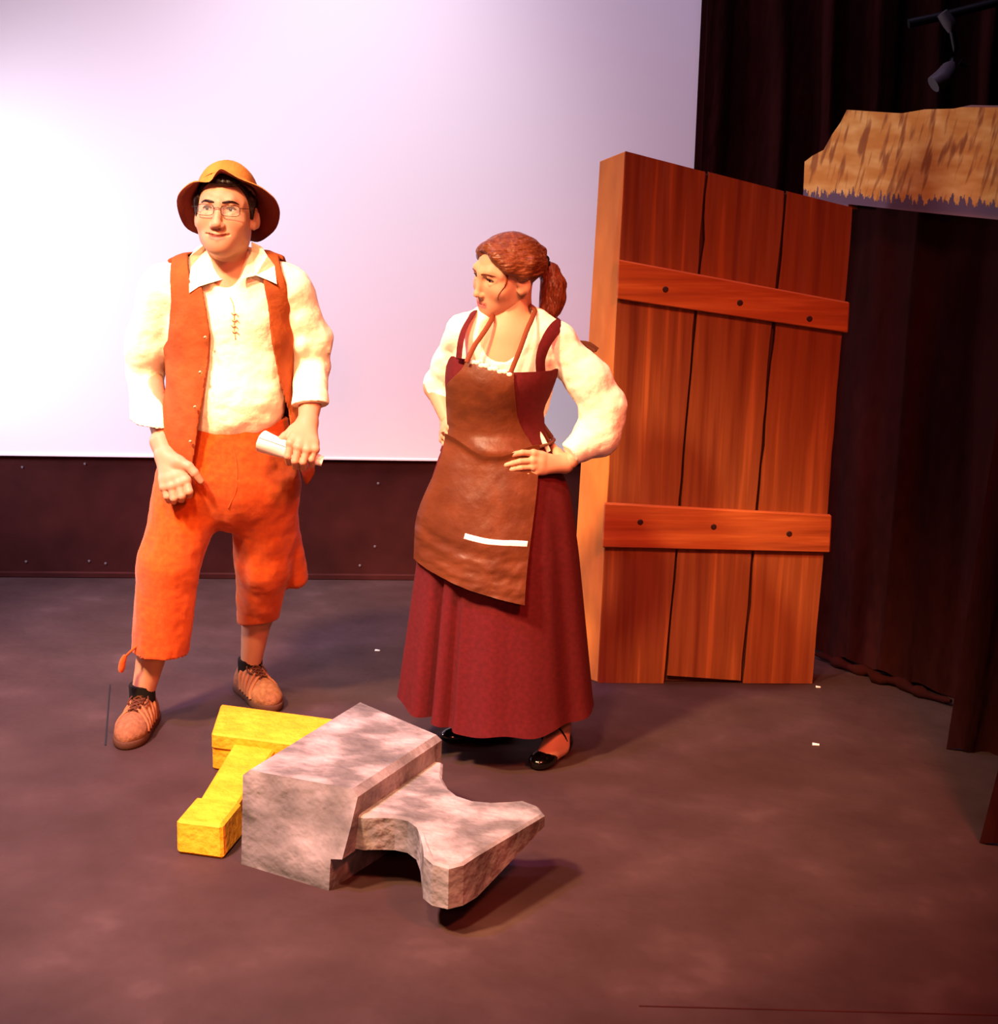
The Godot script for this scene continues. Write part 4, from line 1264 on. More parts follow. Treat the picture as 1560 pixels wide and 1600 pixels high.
# a laced suede walking shoe with strap-like side panels; ankle at the origin, toe along +z
func shoe(o: Node3D, fx: Transform3D) -> void:
	var s := Sdf.new(Vector3(-0.08, -0.02, -0.12), Vector3(0.08, 0.14, 0.24), 0.0045)
	s.ell(Vector3(0, 0.03, 0.055), Vector3(0.05, 0.035, 0.15))
	s.ell(Vector3(0, 0.045, -0.035), Vector3(0.04, 0.06, 0.048), 0.03)
	s.cone(Vector3(0, 0.07, 0.01), Vector3(0, 0.045, 0.1), 0.043, 0.043, 0.03)
	s.ell(Vector3(0, 0.036, 0.14), Vector3(0.053, 0.037, 0.062), 0.03)
	s.ell(Vector3(0, 0.135, -0.012), Vector3(0.034, 0.055, 0.042), 0.008, 1)
	s.rough(noise(120, 25.0, 2), 0.002)
	s.cut(Vector3(0, 0.02, 0), Vector3.DOWN)
	var s0 := s
	var sho := part("shoe", skinned(s, fx), M.suede, o)
	s = Sdf.new(Vector3(-0.08, -0.02, -0.12), Vector3(0.08, 0.06, 0.24), 0.0045)
	s.ell(Vector3(0, 0.014, 0.055), Vector3(0.053, 0.04, 0.156))
	s.ell(Vector3(0, 0.014, 0.135), Vector3(0.057, 0.04, 0.075), 0.03)
	s.ell(Vector3(0, 0.014, -0.035), Vector3(0.043, 0.04, 0.055), 0.03)
	s.cut(Vector3(0, 0.026, 0), Vector3.UP)
	s.cut(Vector3(0, 0.0, 0), Vector3.DOWN)
	part("sole", skinned(s, fx), M.rubber, sho)
	var st := starts()
	for e in [-1.0, 1.0]:
		for i in 5:
			var z := 0.0 + 0.025 * i
			st = starts()
			var pts := []
			for q in [Vector3(0.058 * e, 0.03, z + 0.024), Vector3(0.055 * e, 0.05, z + 0.014), Vector3(0.042 * e, 0.08, z + 0.006), Vector3(0.018 * e, 0.12, z)]: pts.append(fx * s0.snap(q, 0.001))
			tube(st, polyline(pts, 8), [0.0085], 8, 0.5, fx.basis * Vector3(e, 0.6, 0))
			part("strap", done(st), M.suede_strap, sho)
	st = starts()
	for i in 5:
		var z := 0.012 + 0.022 * i
		for e in [-1.0, 1.0]:
			var pts := []
			for q in [Vector3(-0.022 * e, 0.12, z), Vector3(0.0, 0.125, z + 0.01), Vector3(0.022 * e, 0.12, z + 0.02)]: pts.append(fx * s0.snap(q, 0.007))
			tube(st, polyline(pts, 6), [0.0032], 6)
	for e in [-1.0, 1.0]:
		var pts := []
		for q in [Vector3(0, 0.13, 0.03), Vector3(0.03 * e, 0.13, 0.025), Vector3(0.042 * e, 0.11, 0.05), Vector3(0.03 * e, 0.1, 0.075)]: pts.append(fx * s0.snap(q, 0.01))
		tube(st, polyline(pts, 10), [0.003], 6)
	part("lace", done(st), M.suede_dark, sho)
	st = starts()
	var tg := []
	for q in [Vector3(0, 0.135, 0.012), Vector3(0, 0.125, 0.035), Vector3(0, 0.12, 0.07), Vector3(0, 0.1, 0.11)]: tg.append(fx * s0.snap(q, 0.0))
	tg[0] += Vector3(0, 0.022, 0)
	tube(st, polyline(tg, 8), [0.02, 0.021, 0.021, 0.021, 0.021, 0.02, 0.018, 0.014, 0.008], 10, 0.22, fx.basis * Vector3(0, 1, 0.5))
	part("tongue", done(st), M.suede_dark, sho)


# ---- the woman's dress: radius of bodice and skirt round her, by height
const DRESS := [[0.1, -0.0, 0.318, 0.27, 0.26], [0.19, 0.0, 0.305, 0.255, 0.25], [0.35, 0.0, 0.286, 0.235, 0.23], [0.5, 0.0, 0.268, 0.218, 0.215], [0.65, 0.0, 0.25, 0.2, 0.2], [0.77, -0.002, 0.234, 0.18, 0.185], [0.86, -0.002, 0.216, 0.16, 0.172], [0.94, -0.008, 0.188, 0.137, 0.15], [0.99, -0.011, 0.166, 0.122, 0.132], [1.04, -0.014, 0.148, 0.11, 0.116], [1.09, -0.017, 0.146, 0.112, 0.11], [1.14, -0.014, 0.155, 0.128, 0.11], [1.2, -0.006, 0.167, 0.142, 0.112], [1.25, 0.003, 0.17, 0.132, 0.115], [1.3, 0.014, 0.168, 0.11, 0.115], [1.36, 0.018, 0.16, 0.095, 0.11]]


func dress_at(y: float) -> Array:
	for i in DRESS.size() - 1:
		if y <= DRESS[i + 1][0] or i == DRESS.size() - 2:
			var t := clampf((y - DRESS[i][0]) / (DRESS[i + 1][0] - DRESS[i][0]), 0.0, 1.0)
			var r := []
			for k in range(1, 5):
				var p0: float = DRESS[maxi(i - 1, 0)][k]; var p1: float = DRESS[i][k]; var p2: float = DRESS[i + 1][k]; var p3: float = DRESS[mini(i + 2, DRESS.size() - 1)][k]
				r.append(cubic_interpolate(p1, p2, p0, p3, t))
			return r
	return []


# the surface at a bearing (0 = towards the audience, + to her left, our right)
func dress(a: float, y: float, off := 0.0, folds := true) -> Vector3:
	var r := dress_at(y)
	var f := 0.0
	if folds and y < 1.0:
		var k := pow(clampf((1.0 - y) / 0.85, 0.0, 1.0), 0.8)
		f = k * (0.006 * cos(a * 9.0 + 0.9 * sin(a * 2.0) + 0.4) + 0.003 * cos(a * 15.0 + 1.3 + y) + 0.009 * cos(a * 5.0 - 1.0))
		# two deep folds below the apron's left part
		f -= k * 0.06 * exp(-pow((a + 0.78) / 0.06, 2.0)) + k * 0.035 * exp(-pow((a + 0.5) / 0.05, 2.0))
	var b: float = r[2] if cos(a) > 0 else r[3]
	return Vector3(r[0] + sin(a) * (r[1] + f + off), y, -5.08 + cos(a) * (b + f + off))


# the same surface looked up by x, on the audience's side
func dress_x(x: float, y: float, off: float, folds := true) -> Vector3:
	var r := dress_at(y)
	return dress(asin(clampf((x - r[0]) / (r[1] + off), -1.0, 1.0)), y, off, folds)


func dress_mesh(y_low: PackedFloat32Array, y_high: PackedFloat32Array, rows: int, off: float) -> SurfaceTool:
	var st := starts()
	var n := y_low.size()
	var g := []
	for r in rows + 1:
		var row := []
		for i in n + 1:
			row.append(dress(TAU * i / n - PI, lerpf(y_high[i % n], y_low[i % n], float(r) / rows), off))
		g.append(row)
	for r in rows:
		for i in n:
			quad(st, g[r + 1][i], g[r + 1][i + 1], g[r][i + 1], g[r][i], 1)
			var c := 0.006
			quad(st, inward(g[r][i], c), inward(g[r][i + 1], c), inward(g[r + 1][i + 1], c), inward(g[r + 1][i], c), 2)
	for i in n:
		quad(st, inward(g[rows][i], 0.006), inward(g[rows][i + 1], 0.006), g[rows][i + 1], g[rows][i])
		quad(st, g[0][i], g[0][i + 1], inward(g[0][i + 1], 0.006), inward(g[0][i], 0.006))
	return st


func inward(p: Vector3, t: float) -> Vector3:
	var c := Vector3(0, p.y, -5.08)
	return p + (c - p).normalized() * t


func woman() -> void:
	var o := thing("person", "woman in a maroon dress and brown leather apron, hands on hips, looking sideways", "person", Vector3(0.02, 0, -5.08))
	var cloth := noise(201, 6.0, 3)
	# --- body
	var hx := Transform3D(Basis.from_euler(Vector3(0.19, -0.96, -0.16)).scaled(Vector3.ONE * 1.08), Vector3(-0.002, 1.522, -5.09))
	var b := pool()
	var skin := SkinPaint.new()
	skin.base = Color(0.58, 0.3, 0.19)
	var s := Sdf.new(Vector3(-0.3, 0.0, -5.35), Vector3(0.42, 1.47, -4.8), 0.0115)
	s.cone(Vector3(0.025, 1.44, -5.095), Vector3(0.02, 1.34, -5.09), 0.047, 0.055)
	s.ell(Vector3(0.005, 1.2, -5.085), Vector3(0.145, 0.2, 0.09), 0.04)
	s.cone(Vector3(-0.11, 1.335, -5.1), Vector3(0.155, 1.325, -5.08), 0.042, 0.042, 0.05)
	s.ell(Vector3(0, 0.95, -5.08), Vector3(0.14, 0.18, 0.1), 0.04)
	s.cone(Vector3(0.185, 1.31, -5.08), Vector3(0.335, 1.10, -5.09), 0.04, 0.036)
	s.cone(Vector3(0.335, 1.10, -5.09), Vector3(0.212, 0.956, -5.010), 0.036, 0.025)
	s.cone(Vector3(-0.135, 1.32, -5.12), Vector3(-0.21, 1.15, -5.2), 0.04, 0.036)
	s.cone(Vector3(-0.21, 1.15, -5.2), Vector3(-0.166, 1.064, -5.100), 0.036, 0.025)
	s.cone(Vector3(0.1, 0.86, -5.08), Vector3(0.18, 0.45, -5.05), 0.075, 0.05)
	s.cone(Vector3(0.18, 0.45, -5.05), Vector3(0.214, 0.098, -5.040), 0.05, 0.03)
	s.cone(Vector3(0.214, 0.098, -5.040), Vector3(0.207, 0.037, -5.000), 0.032, 0.034, 0.02)
	s.cone(Vector3(0.207, 0.037, -5.000), Vector3(0.167, 0.018, -4.930), 0.034, 0.03, 0.02, 0)
	s.cone(Vector3(0.210, 0.084, -5.020), Vector3(0.163, 0.033, -4.925), 0.032, 0.026, 0.02)
	s.cone(Vector3(-0.09, 0.86, -5.09), Vector3(-0.04, 0.45, -5.12), 0.075, 0.05)
	s.cone(Vector3(-0.04, 0.45, -5.12), Vector3(0.0, 0.07, -5.17), 0.05, 0.03)
	s.cone(Vector3(0.0, 0.07, -5.17), Vector3(-0.07, 0.04, -5.14), 0.032, 0.026)
	s.mesh(b, Transform3D.IDENTITY, skin)
	var fp := Face.new()
	fp.base = skin.base; fp.lip = Color(0.5, 0.1, 0.12); fp.smile = 0.002; fp.grin = 0.6
	var hd := head_field(true)
	hd.mesh(b, hx, fp)
	hand_field(Vector3(0.198, 0.948, -5.010), Vector3(0.256, 0.990, -5.050), [
		[Vector3(0.100, 0.992, -4.955), Vector3(0.065, 0.995, -4.942), Vector3(0.046, 0.991, -4.940), Vector3(0.030, 0.985, -4.941)],
		[Vector3(0.097, 0.970, -4.948), Vector3(0.060, 0.969, -4.934), Vector3(0.037, 0.963, -4.932), Vector3(0.018, 0.957, -4.933)],
		[Vector3(0.099, 0.950, -4.948), Vector3(0.064, 0.950, -4.934), Vector3(0.043, 0.946, -4.932), Vector3(0.024, 0.941, -4.933)],
		[Vector3(0.110, 0.933, -4.955), Vector3(0.082, 0.929, -4.942), Vector3(0.067, 0.925, -4.940), Vector3(0.052, 0.918, -4.941)]],
		[Vector3(0.176, 0.979, -5.030), Vector3(0.165, 0.989, -5.060), Vector3(0.157, 0.996, -5.080), Vector3(0.150, 0.998, -5.100)], 0.98).mesh(b, Transform3D.IDENTITY, skin)
	hand_field(Vector3(-0.167, 1.071, -5.120), Vector3(-0.190, 1.112, -5.170), [
		[Vector3(-0.158, 1.047, -5.050), Vector3(-0.139, 1.033, -5.020), Vector3(-0.119, 1.024, -5.005), Vector3(-0.103, 1.019, -4.995)],
		[Vector3(-0.166, 1.030, -5.055), Vector3(-0.149, 1.013, -5.020), Vector3(-0.130, 1.003, -5.000), Vector3(-0.114, 0.995, -4.990)],
		[Vector3(-0.174, 1.016, -5.065), Vector3(-0.159, 0.995, -5.030), Vector3(-0.142, 0.983, -5.010), Vector3(-0.130, 0.975, -5.000)],
		[Vector3(-0.181, 1.003, -5.080), Vector3(-0.169, 0.982, -5.050), Vector3(-0.158, 0.973, -5.030), Vector3(-0.150, 0.965, -5.020)]],
		[Vector3(-0.172, 1.057, -5.140), Vector3(-0.168, 1.034, -5.170), Vector3(-0.162, 1.020, -5.180), Vector3(-0.156, 1.006, -5.190)], 0.92).mesh(b, Transform3D.IDENTITY, skin)
	part("body", baked(b), M.skin, o)
	eyes(o, hx, Vector3(-0.15, 0.02, 0))
	brows(o, hx, M.hair, 0.0024, hd)
	# --- hair, drawn back to a tail
	s = Sdf.new(Vector3(-0.125, -0.12, -0.17), Vector3(0.125, 0.17, 0.12), 0.0036)
	s.ell(Vector3(0, 0.026, -0.018), Vector3(0.085, 0.085, 0.1))
	s.cut(Vector3(0, 0.082, 0.066), Vector3(0, -0.6, 0.8))
	for e in [-1.0, 1.0]:
		# swept locks from the parting, over the temples and the tops of the ears, to the back
		var q := 1.0 if e > 0.0 else 0.93
		s.cone(Vector3(0.006 * e, 0.084, 0.044), Vector3(0.038 * e * q, 0.062, 0.05 if e > 0 else 0.042), 0.008, 0.009, 0.03)
		s.cone(Vector3(0.038 * e * q, 0.062, 0.05 if e > 0 else 0.042), Vector3(0.066 * e * q, 0.038, 0.036 if e > 0 else 0.026), 0.009, 0.011, 0.03)
		s.cone(Vector3(0.066 * e * q, 0.038, 0.036 if e > 0 else 0.026), Vector3(0.08 * e, 0.014, -0.01), 0.011, 0.012, 0.025)
		s.cone(Vector3(0.08 * e, 0.014, -0.01), Vector3(0.045 * e, 0.01, -0.095), 0.012, 0.018, 0.025)
		s.cone(Vector3(0.05 * e * q, 0.06, 0.035), Vector3(0.082 * e * q, 0.042, -0.03), 0.009, 0.012, 0.02)
		s.cone(Vector3(0.082 * e * q, 0.042, -0.03), Vector3(0.03 * e, 0.02, -0.1), 0.012, 0.018, 0.02)
	s.cone(Vector3(0, 0.035, -0.095), Vector3(0, 0.03, -0.122), 0.04, 0.024, 0.02)
	s.rough(noise(203, 75.0, 2), 0.002, Vector3(0.8, 1.0, 0.15))
	part("hair", skinned(s, hx), M.hair, o)
	var st := starts()
	# loose strands by the cheek and round the ear
	for e in [[[Vector2(0.048, 0.075), Vector2(0.058, 0.05), Vector2(0.064, 0.02), Vector2(0.066, -0.01), Vector2(0.063, -0.035), Vector2(0.058, -0.052)], 0.0075], [[Vector2(-0.044, 0.075), Vector2(-0.058, 0.045), Vector2(-0.064, 0.01), Vector2(-0.064, -0.02)], 0.006]]:
		st = starts()
		var pts := []
		for q in e[0]: pts.append(hx * Vector3(q.x, q.y, hd.front(q.x, q.y) + 0.003))
		var rr := []
		for i in 17: rr.append(e[1] * (1.0 - 0.85 * i / 16.0))
		tube(st, polyline(pts, 16), rr, 8, 0.5, hx.basis.x.normalized())
		part("loose_strand", done(st), M.hair_tail, o)
	st = starts()
	tube(st, polyline([hx * Vector3(0.075, 0.04, 0.03), hx * Vector3(0.088, 0.016, 0.0), hx * Vector3(0.09, 0.006, -0.035), hx * Vector3(0.07, 0.0, -0.08)], 12), [0.005], 7)
	part("loose_strand", done(st), M.hair, o)
	s = Sdf.new(Vector3(0.131, 1.461, -5.170) - Vector3.ONE * 0.16, Vector3(0.131, 1.461, -5.170) + Vector3.ONE * 0.16, 0.0045)
	var tail := [Vector3(0.114, 1.541, -5.170), Vector3(0.135, 1.520, -5.170), Vector3(0.154, 1.482, -5.165), Vector3(0.157, 1.443, -5.160), Vector3(0.150, 1.410, -5.155), Vector3(0.147, 1.371, -5.150)]
	var tr := [0.02, 0.03, 0.033, 0.032, 0.026, 0.008]
	for i in tail.size() - 1: s.cone(tail[i], tail[i + 1], tr[i], tr[i + 1], 0.012, 0, Vector3(1, 1, 0.8))
	s.cone(Vector3(0.132, 1.471, -5.165), Vector3(0.120, 1.402, -5.150), 0.022, 0.014, 0.02)
	s.rough(noise(204, 75.0, 2), 0.003, Vector3(1, 0.12, 1))
	part("ponytail", skinned(s), M.hair_tail, o)
	st = starts()
	for i in 9:
		var w := TAU * i / 9.0
		ball(st, Vector3(0.116, 1.547, -5.170) + Vector3(0.012 * cos(w), 0.02 * sin(w), 0.02 * cos(w)), Vector3.ONE * 0.0105, 6, 8)
	ball(st, Vector3(0.123, 1.563, -5.165), Vector3(0.011, 0.009, 0.011), 6, 8)
	part("hair_tie", done(st), M.black_cloth, o)
	# --- blouse
	s = Sdf.new(Vector3(-0.32, 0.9, -5.36), Vector3(0.47, 1.45, -4.85), 0.007)
	s.ell(Vector3(0.005, 1.2, -5.085), Vector3(0.155, 0.2, 0.098))
	s.cone(Vector3(-0.115, 1.335, -5.1), Vector3(0.16, 1.325, -5.08), 0.052, 0.052, 0.05)
	s.cone(Vector3(-0.05, 1.375, -5.1), Vector3(0.1, 1.37, -5.09), 0.045, 0.045, 0.04)
	s.cone(Vector3(0.183, 1.295, -5.080), Vector3(0.255, 1.208, -5.080), 0.056, 0.066, 0.03)
	s.cone(Vector3(0.255, 1.208, -5.080), Vector3(0.316, 1.109, -5.085), 0.066, 0.068, 0.03)
	s.cone(Vector3(0.316, 1.109, -5.085), Vector3(0.300, 1.033, -5.060), 0.068, 0.066, 0.03)
	s.cone(Vector3(0.300, 1.033, -5.060), Vector3(0.227, 0.986, -5.025), 0.064, 0.044, 0.02)
	s.cone(Vector3(-0.129, 1.331, -5.120), Vector3(-0.172, 1.224, -5.170), 0.05, 0.05, 0.03)
	s.cone(Vector3(-0.172, 1.224, -5.170), Vector3(-0.196, 1.163, -5.200), 0.05, 0.045, 0.02)
	s.cone(Vector3(-0.196, 1.163, -5.200), Vector3(-0.175, 1.086, -5.150), 0.045, 0.034, 0.02)
	s.rough(cloth, 0.012)
	s.rough(noise(205, 16.0, 2), 0.003)
	s.cut(Vector3(0.210, 0.974, -5.020), Vector3(0.192, 0.958, -5.000) - Vector3(0.241, 0.993, -5.030), Vector3(0.222, 0.981, -5.030), 0.08)
	s.ell(Vector3(-0.008, 1.365, -4.985), Vector3(0.08, 0.105, 0.085), 0.012, 1)
	s.cone(Vector3(0.025, 1.46, -5.095), Vector3(0.02, 1.38, -5.08), 0.055, 0.066, 0.01, 1)
	s.cut(Vector3(0, 1.02, 0), Vector3.DOWN, Vector3(0, 0.95, -5.08), 0.2)
	var bl := part("blouse", skinned(s), M.blouse, o)
	st = starts()
	for i in 9:
		var t := i / 8.0
		ball(st, dress_x(lerpf(-0.09, 0.02, t), 1.262 - 0.03 * t + 0.004 * (i % 2), 0.008, false), Vector3(0.011, 0.008, 0.006), 5, 8)
	part("frill", done(st), M.blouse, bl)
	# --- bodice and skirt
	var n := 240
	var lo := PackedFloat32Array(); var hi := PackedFloat32Array(); var hem := PackedFloat32Array(); var waist := PackedFloat32Array()
	for i in n:
		var a := TAU * i / n - PI
		hi.append(1.238 + 0.03 * smoothstep(-0.2, -0.7, a) * (1.0 - smoothstep(1.2, 1.6, absf(a))) + 0.012 * smoothstep(1.0, 1.4, absf(a)) - 0.02 * exp(-pow((absf(a) - 1.57) / 0.3, 2.0)) + 0.07 * smoothstep(1.9, 2.6, absf(a)))
		lo.append(0.97)
		waist.append(1.0)
		hem.append(0.128 + 0.045 * smoothstep(-0.35, -1.3, a) + 0.022 * smoothstep(0.4, 1.4, a) + 0.006 * sin(a * 9.0 + 1.0))
	part("bodice", done(dress_mesh(lo, hi, 14, 0.004)), M.maroon, o)
	part("skirt", done(dress_mesh(hem, waist, 30, 0.0)), M.maroon, o)
	var straps := [[[Vector3(0.117, 1.223, -4.985), Vector3(0.113, 1.278, -4.975), Vector3(0.127, 1.325, -4.990), Vector3(0.152, 1.362, -5.020), Vector3(0.174, 1.375, -5.070), Vector3(0.165, 1.37, -5.13), Vector3(0.14, 1.3, -5.185), Vector3(0.12, 1.25, -5.19)], 0.038], [[Vector3(-0.133, 1.272, -4.975), Vector3(-0.129, 1.319, -4.985), Vector3(-0.119, 1.359, -5.020), Vector3(-0.096, 1.397, -5.070), Vector3(-0.1, 1.385, -5.13), Vector3(-0.1, 1.32, -5.185), Vector3(-0.09, 1.25, -5.19)], 0.03]]
	for e in straps:
		var c := polyline(e[0], 24)
		var g := []
		for i in c.size():
			var t: Vector3 = (c[mini(i + 1, c.size() - 1)] - c[maxi(i - 1, 0)]).normalized()
			var out := (c[i] - Vector3(0.02, 1.24, -5.09)).normalized() as Vector3
			var w: Vector3 = t.cross(out).normalized() * e[1] * 0.5
			g.append([c[i] - w, c[i] - w * 0.4 + out * 0.003, c[i] + w * 0.4 + out * 0.003, c[i] + w])
		st = starts()
		sheet(st, g, Vector3(0, -0.004, -0.004))
		part("shoulder_strap", done(st), M.maroon, o)
	# --- apron: bib, skirt panel with its turned upper edge, pocket, straps
	var ap := thing_part("apron", o)
	st = starts()
	var g := []
	var rumple := noise(206, 9.0, 3)
	for r in 41:
		var v := r / 40.0
		var row := []
		for c in 31:
			var u := c / 30.0
			# left and right edges in pixels of height turned to metres: top 1.255, waist 1.03
			var y := lerpf(lerpf(1.268, 1.237, u), lerpf(0.96, 0.95, u), v)
			var xl := lerpf(-0.112, -0.172, smoothstep(0.0, 0.32, v)) + 0.012 * smoothstep(0.4, 1.0, v)
			var xr := lerpf(0.034, 0.045, smoothstep(0.0, 0.45, v)) + 0.075 * pow(smoothstep(0.35, 1.0, v), 1.3)
			var x := lerpf(xl, xr, u)
			var lift := 0.011 + 0.003 * rumple.get_noise_2d(x * 1.0, y * 1.0) + 0.016 * exp(-pow((v - 0.86) / 0.1, 2.0)) * smoothstep(0.1, 0.5, u)
			row.append(dress_x(x, y, lift, false))
		g.append(row)
	sheet(st, g, Vector3(0, 0, -0.005))
	part("bib", done(st), M.leather, ap)
	st = starts()
	g = []
	for r in 61:
		var v := r / 60.0
		var row := []
		for c in 41:
			var u := c / 40.0
			var ytop := lerpf(1.035, 0.985, smoothstep(0.0, 0.45, u)) + 0.03 * smoothstep(0.55, 1.0, u)
			var ybot := lerpf(0.638, 0.548, pow(u, 0.9))
			var y := lerpf(ytop, ybot, v)
			var xl := lerpf(-0.172, -0.262, smoothstep(0.0, 0.8, v))
			var xr := lerpf(0.118, 0.085, smoothstep(0.05, 1.0, v))
			var x := lerpf(xl, xr, u)
			var lift := 0.021 + 0.004 * rumple.get_noise_2d(x * 0.8 + 5.0, y * 0.6) + 0.02 * v * v * smoothstep(0.15, 0.6, u) + 0.011 * exp(-pow(v / 0.03, 2.0))
			lift += 0.003 * rumple.get_noise_2d(x * 2.0, y * 6.0) * smoothstep(0.5, 0.9, v)
			row.append(dress_x(x, y, lift, false))
		g.append(row)
	sheet(st, g, Vector3(0, 0, -0.005))
	part("skirt_panel", done(st), M.leather, ap)
	panel = g
	st = starts()
	g = []
	for r in range(38, 61):
		var row := []
		for c in 41:
			var p: Vector3 = panel[r][c]
			var u := c / 40.0
			var k := r - 38
			row.append(p + Vector3(0, 0, 0.0065 + 0.006 * exp(-pow(k / 3.0, 2.0)) * sin(PI * u) + 0.002 * sin(k * 0.8) * sin(PI * k / 22.0)))
		g.append(row)
	sheet(st, g, Vector3(0, 0, -0.005))
	part("pocket", done(st), M.leather, ap)
	st = starts()
	tube(st, polyline([Vector3(0.022, 1.232, -4.945), Vector3(0.034, 1.263, -4.955), Vector3(0.051, 1.307, -4.965), Vector3(0.070, 1.362, -4.985), Vector3(0.087, 1.399, -5.020), Vector3(0.091, 1.418, -5.060), Vector3(0.06, 1.425, -5.13), Vector3(0.0, 1.425, -5.14), Vector3(-0.031, 1.404, -5.060), Vector3(-0.038, 1.385, -5.020), Vector3(-0.058, 1.352, -4.995), Vector3(-0.086, 1.312, -4.972), Vector3(-0.109, 1.264, -4.950)], 50), [0.0075], 8, 0.3, Vector3(0.2, 0.3, 1))
	part("neck_strap", done(st), M.cord, ap)
	st = starts()
	tube(st, polyline([dress_x(0.112, 1.005, 0.02, false), dress(1.35, 1.01, 0.016, false), dress(1.9, 1.012, 0.018, false), dress(2.6, 1.015, 0.02, false), dress(3.14, 1.015, 0.02, false), dress(-2.6, 1.015, 0.02, false), dress(-1.9, 1.02, 0.018, false), dress(-1.3, 1.03, 0.018, false)], 40), [0.008], 8, 0.5)
	tube(st, polyline([Vector3(0.124, 1.061, -5.080), Vector3(0.138, 1.040, -5.090), Vector3(0.157, 1.014, -5.100)], 6), [0.009], 6, 0.5, Vector3(0, 0, 1))
	tube(st, polyline([Vector3(0.124, 1.045, -5.060), Vector3(0.144, 1.013, -5.060), Vector3(0.165, 0.977, -5.060)], 6), [0.008], 6, 0.5, Vector3(0, 0, 1))
	part("waist_tie", done(st), M.leather, ap)
	st = starts()
	tube(st, polyline([Vector3(0.224, 1.310, -5.140), Vector3(0.254, 1.298, -5.135), Vector3(0.284, 1.282, -5.130)], 6), [0.009], 6, 0.5, Vector3(0, 0, 1))
	tube(st, polyline([Vector3(0.234, 1.307, -5.140), Vector3(0.264, 1.304, -5.140), Vector3(0.292, 1.286, -5.140)], 6), [0.008], 6, 0.5, Vector3(0, 0, 1))
	tube(st, polyline([Vector3(0.135, 1.3, -5.19), Vector3(0.205, 1.310, -5.170), Vector3(0.234, 1.307, -5.140)], 8), [0.008], 6, 0.5, Vector3(0, 0, 1))
	part("ribbon_bow", done(st), M.suede_dark, o)
	st = starts()
	tube(st, polyline([Vector3(0.117, 1.046, -5.030), Vector3(0.132, 1.016, -5.020), Vector3(0.148, 0.986, -5.015)], 6), [0.003, 0.005, 0.007, 0.008, 0.008, 0.008, 0.007], 6, 0.4, Vector3(0, 0, 1))
	part("shift_edge", done(st), M.blouse, bl)
	# --- shoes
	for e in [[Vector3(0.209, 0.056, -5.035), -0.42], [Vector3(0.0, 0.03, -5.17), -1.15]]:
		var fx := Transform3D(Basis(Vector3.UP, e[1]), Vector3(e[0].x, 0, e[0].z))
		s = Sdf.new(Vector3(-0.07, -0.02, -0.1), Vector3(0.07, 0.11, 0.21), 0.0042)
		s.ell(Vector3(0, 0.02, 0.05), Vector3(0.036, 0.03, 0.125))
		s.ell(Vector3(0, 0.03, -0.03), Vector3(0.034, 0.045, 0.04), 0.02)
		s.ell(Vector3(0, 0.022, 0.13), Vector3(0.04, 0.025, 0.055), 0.02)
		s.ell(Vector3(0, 0.07, 0.03), Vector3(0.031, 0.056, 0.088), 0.006, 1)
		s.cut(Vector3(0, 0, 0), Vector3.DOWN)
		var sho := part("shoe", skinned(s, fx), M.black_shine, o)
		st = starts()
		tube(st, polyline([fx * Vector3(-0.036, 0.035, 0.03), fx * Vector3(-0.04, 0.075, 0.042), fx * Vector3(0, 0.115, 0.05), fx * Vector3(0.04, 0.075, 0.042), fx * Vector3(0.036, 0.035, 0.03)], 14), [0.006], 8, 0.5)
		part("ankle_strap", done(st), M.black_shine, sho)


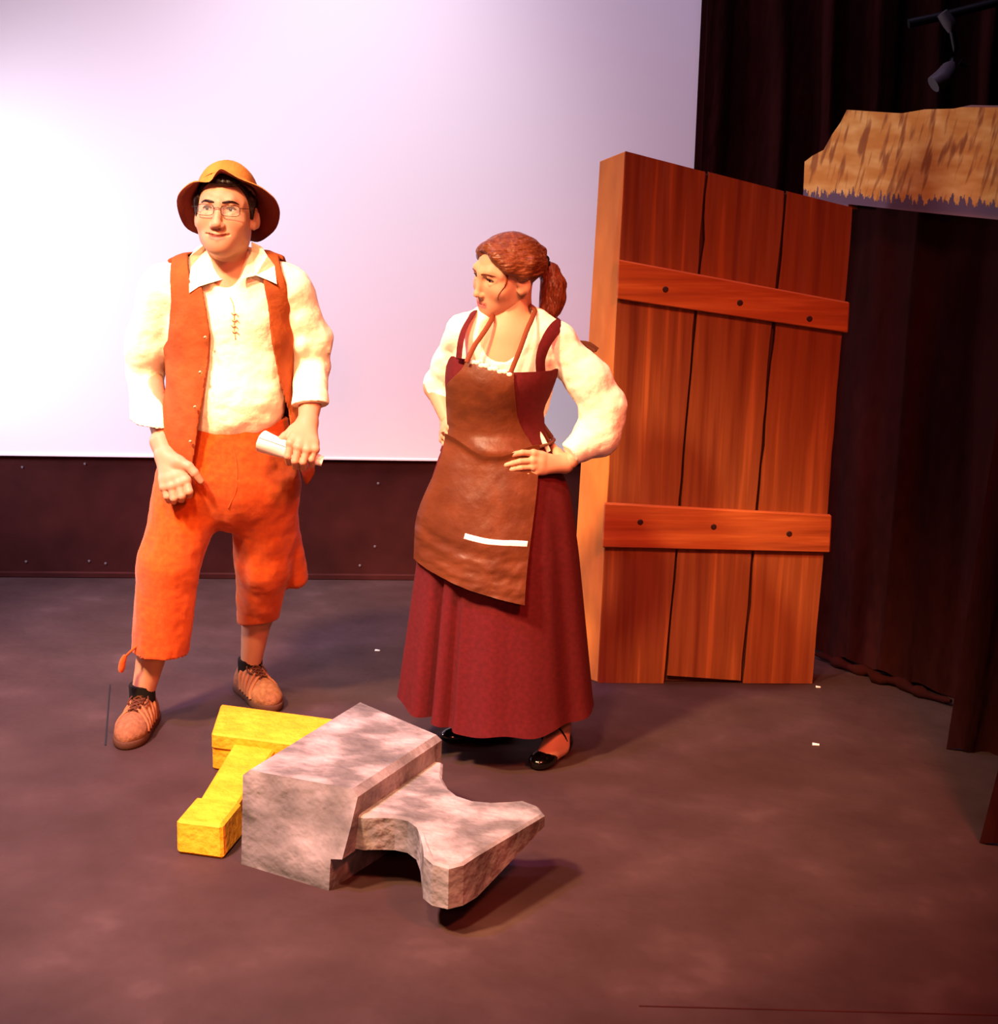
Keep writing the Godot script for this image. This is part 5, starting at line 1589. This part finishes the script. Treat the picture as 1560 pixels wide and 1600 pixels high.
func small_things() -> void:
	# the paper in the man's hand
	var o := thing("paper_roll", "white rolled sheet of paper gripped in the hatted man's hand", "paper", Vector3(-0.649, 0.956, -5.060))
	var st := starts()
	var a := Vector3(-0.740, 0.986, -5.058); var c := Vector3(-0.551, 0.928, -5.058)
	var ax := (c - a).normalized() as Vector3
	var u: Vector3 = ax.cross(Vector3(0, 0, 1)).normalized(); var w: Vector3 = ax.cross(u)
	var g := []
	for r in 13:
		var t := r / 12.0
		var row := []
		for i in 41:
			var an := TAU * 1.6 * i / 40.0 + 0.5
			var rad := lerpf(0.037, 0.017, t) * (0.82 + 0.18 * i / 40.0 + 0.05 * sin(an * 3.0 + t * 6.0))
			var skew := 0.012 * sin(an) if r == 0 else 0.0
			row.append(a.lerp(c, t) + ax * skew + (u * cos(an) + w * sin(an) * 0.75) * rad)
		g.append(row)
	for r in 12:
		for i in 40:
			quad(st, g[r][i], g[r][i + 1], g[r + 1][i + 1], g[r + 1][i], 1)
	part("sheet", done(st), M.paper, o)
	# the folded paper in the apron pocket
	o = thing("folded_paper", "folded white paper sticking out of the leather apron's pocket", "paper", Vector3(-0.017, 0.746, -4.870))
	st = starts()
	g = []
	for r in 8:
		var row := []
		for q in range(17, 40):
			var p: Vector3 = panel[35 + r][q]
			# its upper edge dips in the middle, where the sheet is folded
			if r == 0: p = p.lerp(panel[36][q], 0.2 + 0.5 * exp(-pow((q - 28) / 2.0, 2.0)) + 0.015 * (q - 17))
			if r == 0: p.y -= 0.004
			row.append(p + Vector3(0, 0, 0.0035))
		g.append(row)
	sheet(st, g, Vector3(0, 0, -0.002))
	part("sheet", done(st), M.paper, o)
	var spots := [[Vector3(1.061, 0, -5.164), 0.012, "white paper scrap on the open floor right of the woman"], [Vector3(-0.449, 0, -6.045), 0.01, "tiny pale scrap on the floor between the man and the woman"], [Vector3(1.175, 0, -5.75), 0.009, "small white scrap at the plank door's lower right corner"]]
	for e in spots:
		st = starts()
		var v := []
		var k := 0
		for q in [Vector2(-1, 0.5), Vector2(0.9, 0.7), Vector2(1.1, -0.4), Vector2(-0.8, -0.6)]: v.append(e[0] + Vector3(q.x, 0, q.y) * e[1] + Vector3(0, 0.0005, 0))
		for q in 4: v.append(v[q] + Vector3(0, 0.002 + 0.003 * (q % 2), 0))
		hexa(st, v, 0.0005)
		tag(part("paper_scrap", done(st), M.paper), e[2], "paper scrap", "white scraps on the floor")
	# a lamp bar high in the dark wings
	o = thing("stage_lamp", "dim grey stage lamp clamped to a bar in the dark upper right corner", "stage lamp", Vector3(1.633, 2.296, -6.500))
	st = starts()
	tube(st, [Vector3(1.488, 2.369, -6.500), Vector3(1.624, 2.402, -6.500), Vector3(1.909, 2.483, -6.500)], [0.018], 10)
	part("bar", done(st), M.metal_black, o)
	st = starts()
	tube(st, [Vector3(1.601, 2.408, -6.460), Vector3(1.631, 2.372, -6.460), Vector3(1.641, 2.340, -6.460)], [0.022, 0.026, 0.012], 10)
	part("clamp", done(st), M.lamp_grey, o)
	st = starts()
	tube(st, [Vector3(1.645, 2.353, -6.480), Vector3(1.667, 2.284, -6.480), Vector3(1.657, 2.238, -6.480)], [0.012], 8)
	tube(st, [Vector3(1.681, 2.231, -6.460), Vector3(1.711, 2.218, -6.460)], [0.012, 0.006], 8)
	part("yoke", done(st), M.metal_black, o)
	st = starts()
	tube(st, [Vector3(1.655, 2.230, -6.460), Vector3(1.642, 2.211, -6.450), Vector3(1.616, 2.173, -6.430), Vector3(1.580, 2.148, -6.420)], [0.012, 0.028, 0.036, 0.032], 14)
	part("lamp_housing", done(st), M.lamp_grey, o)
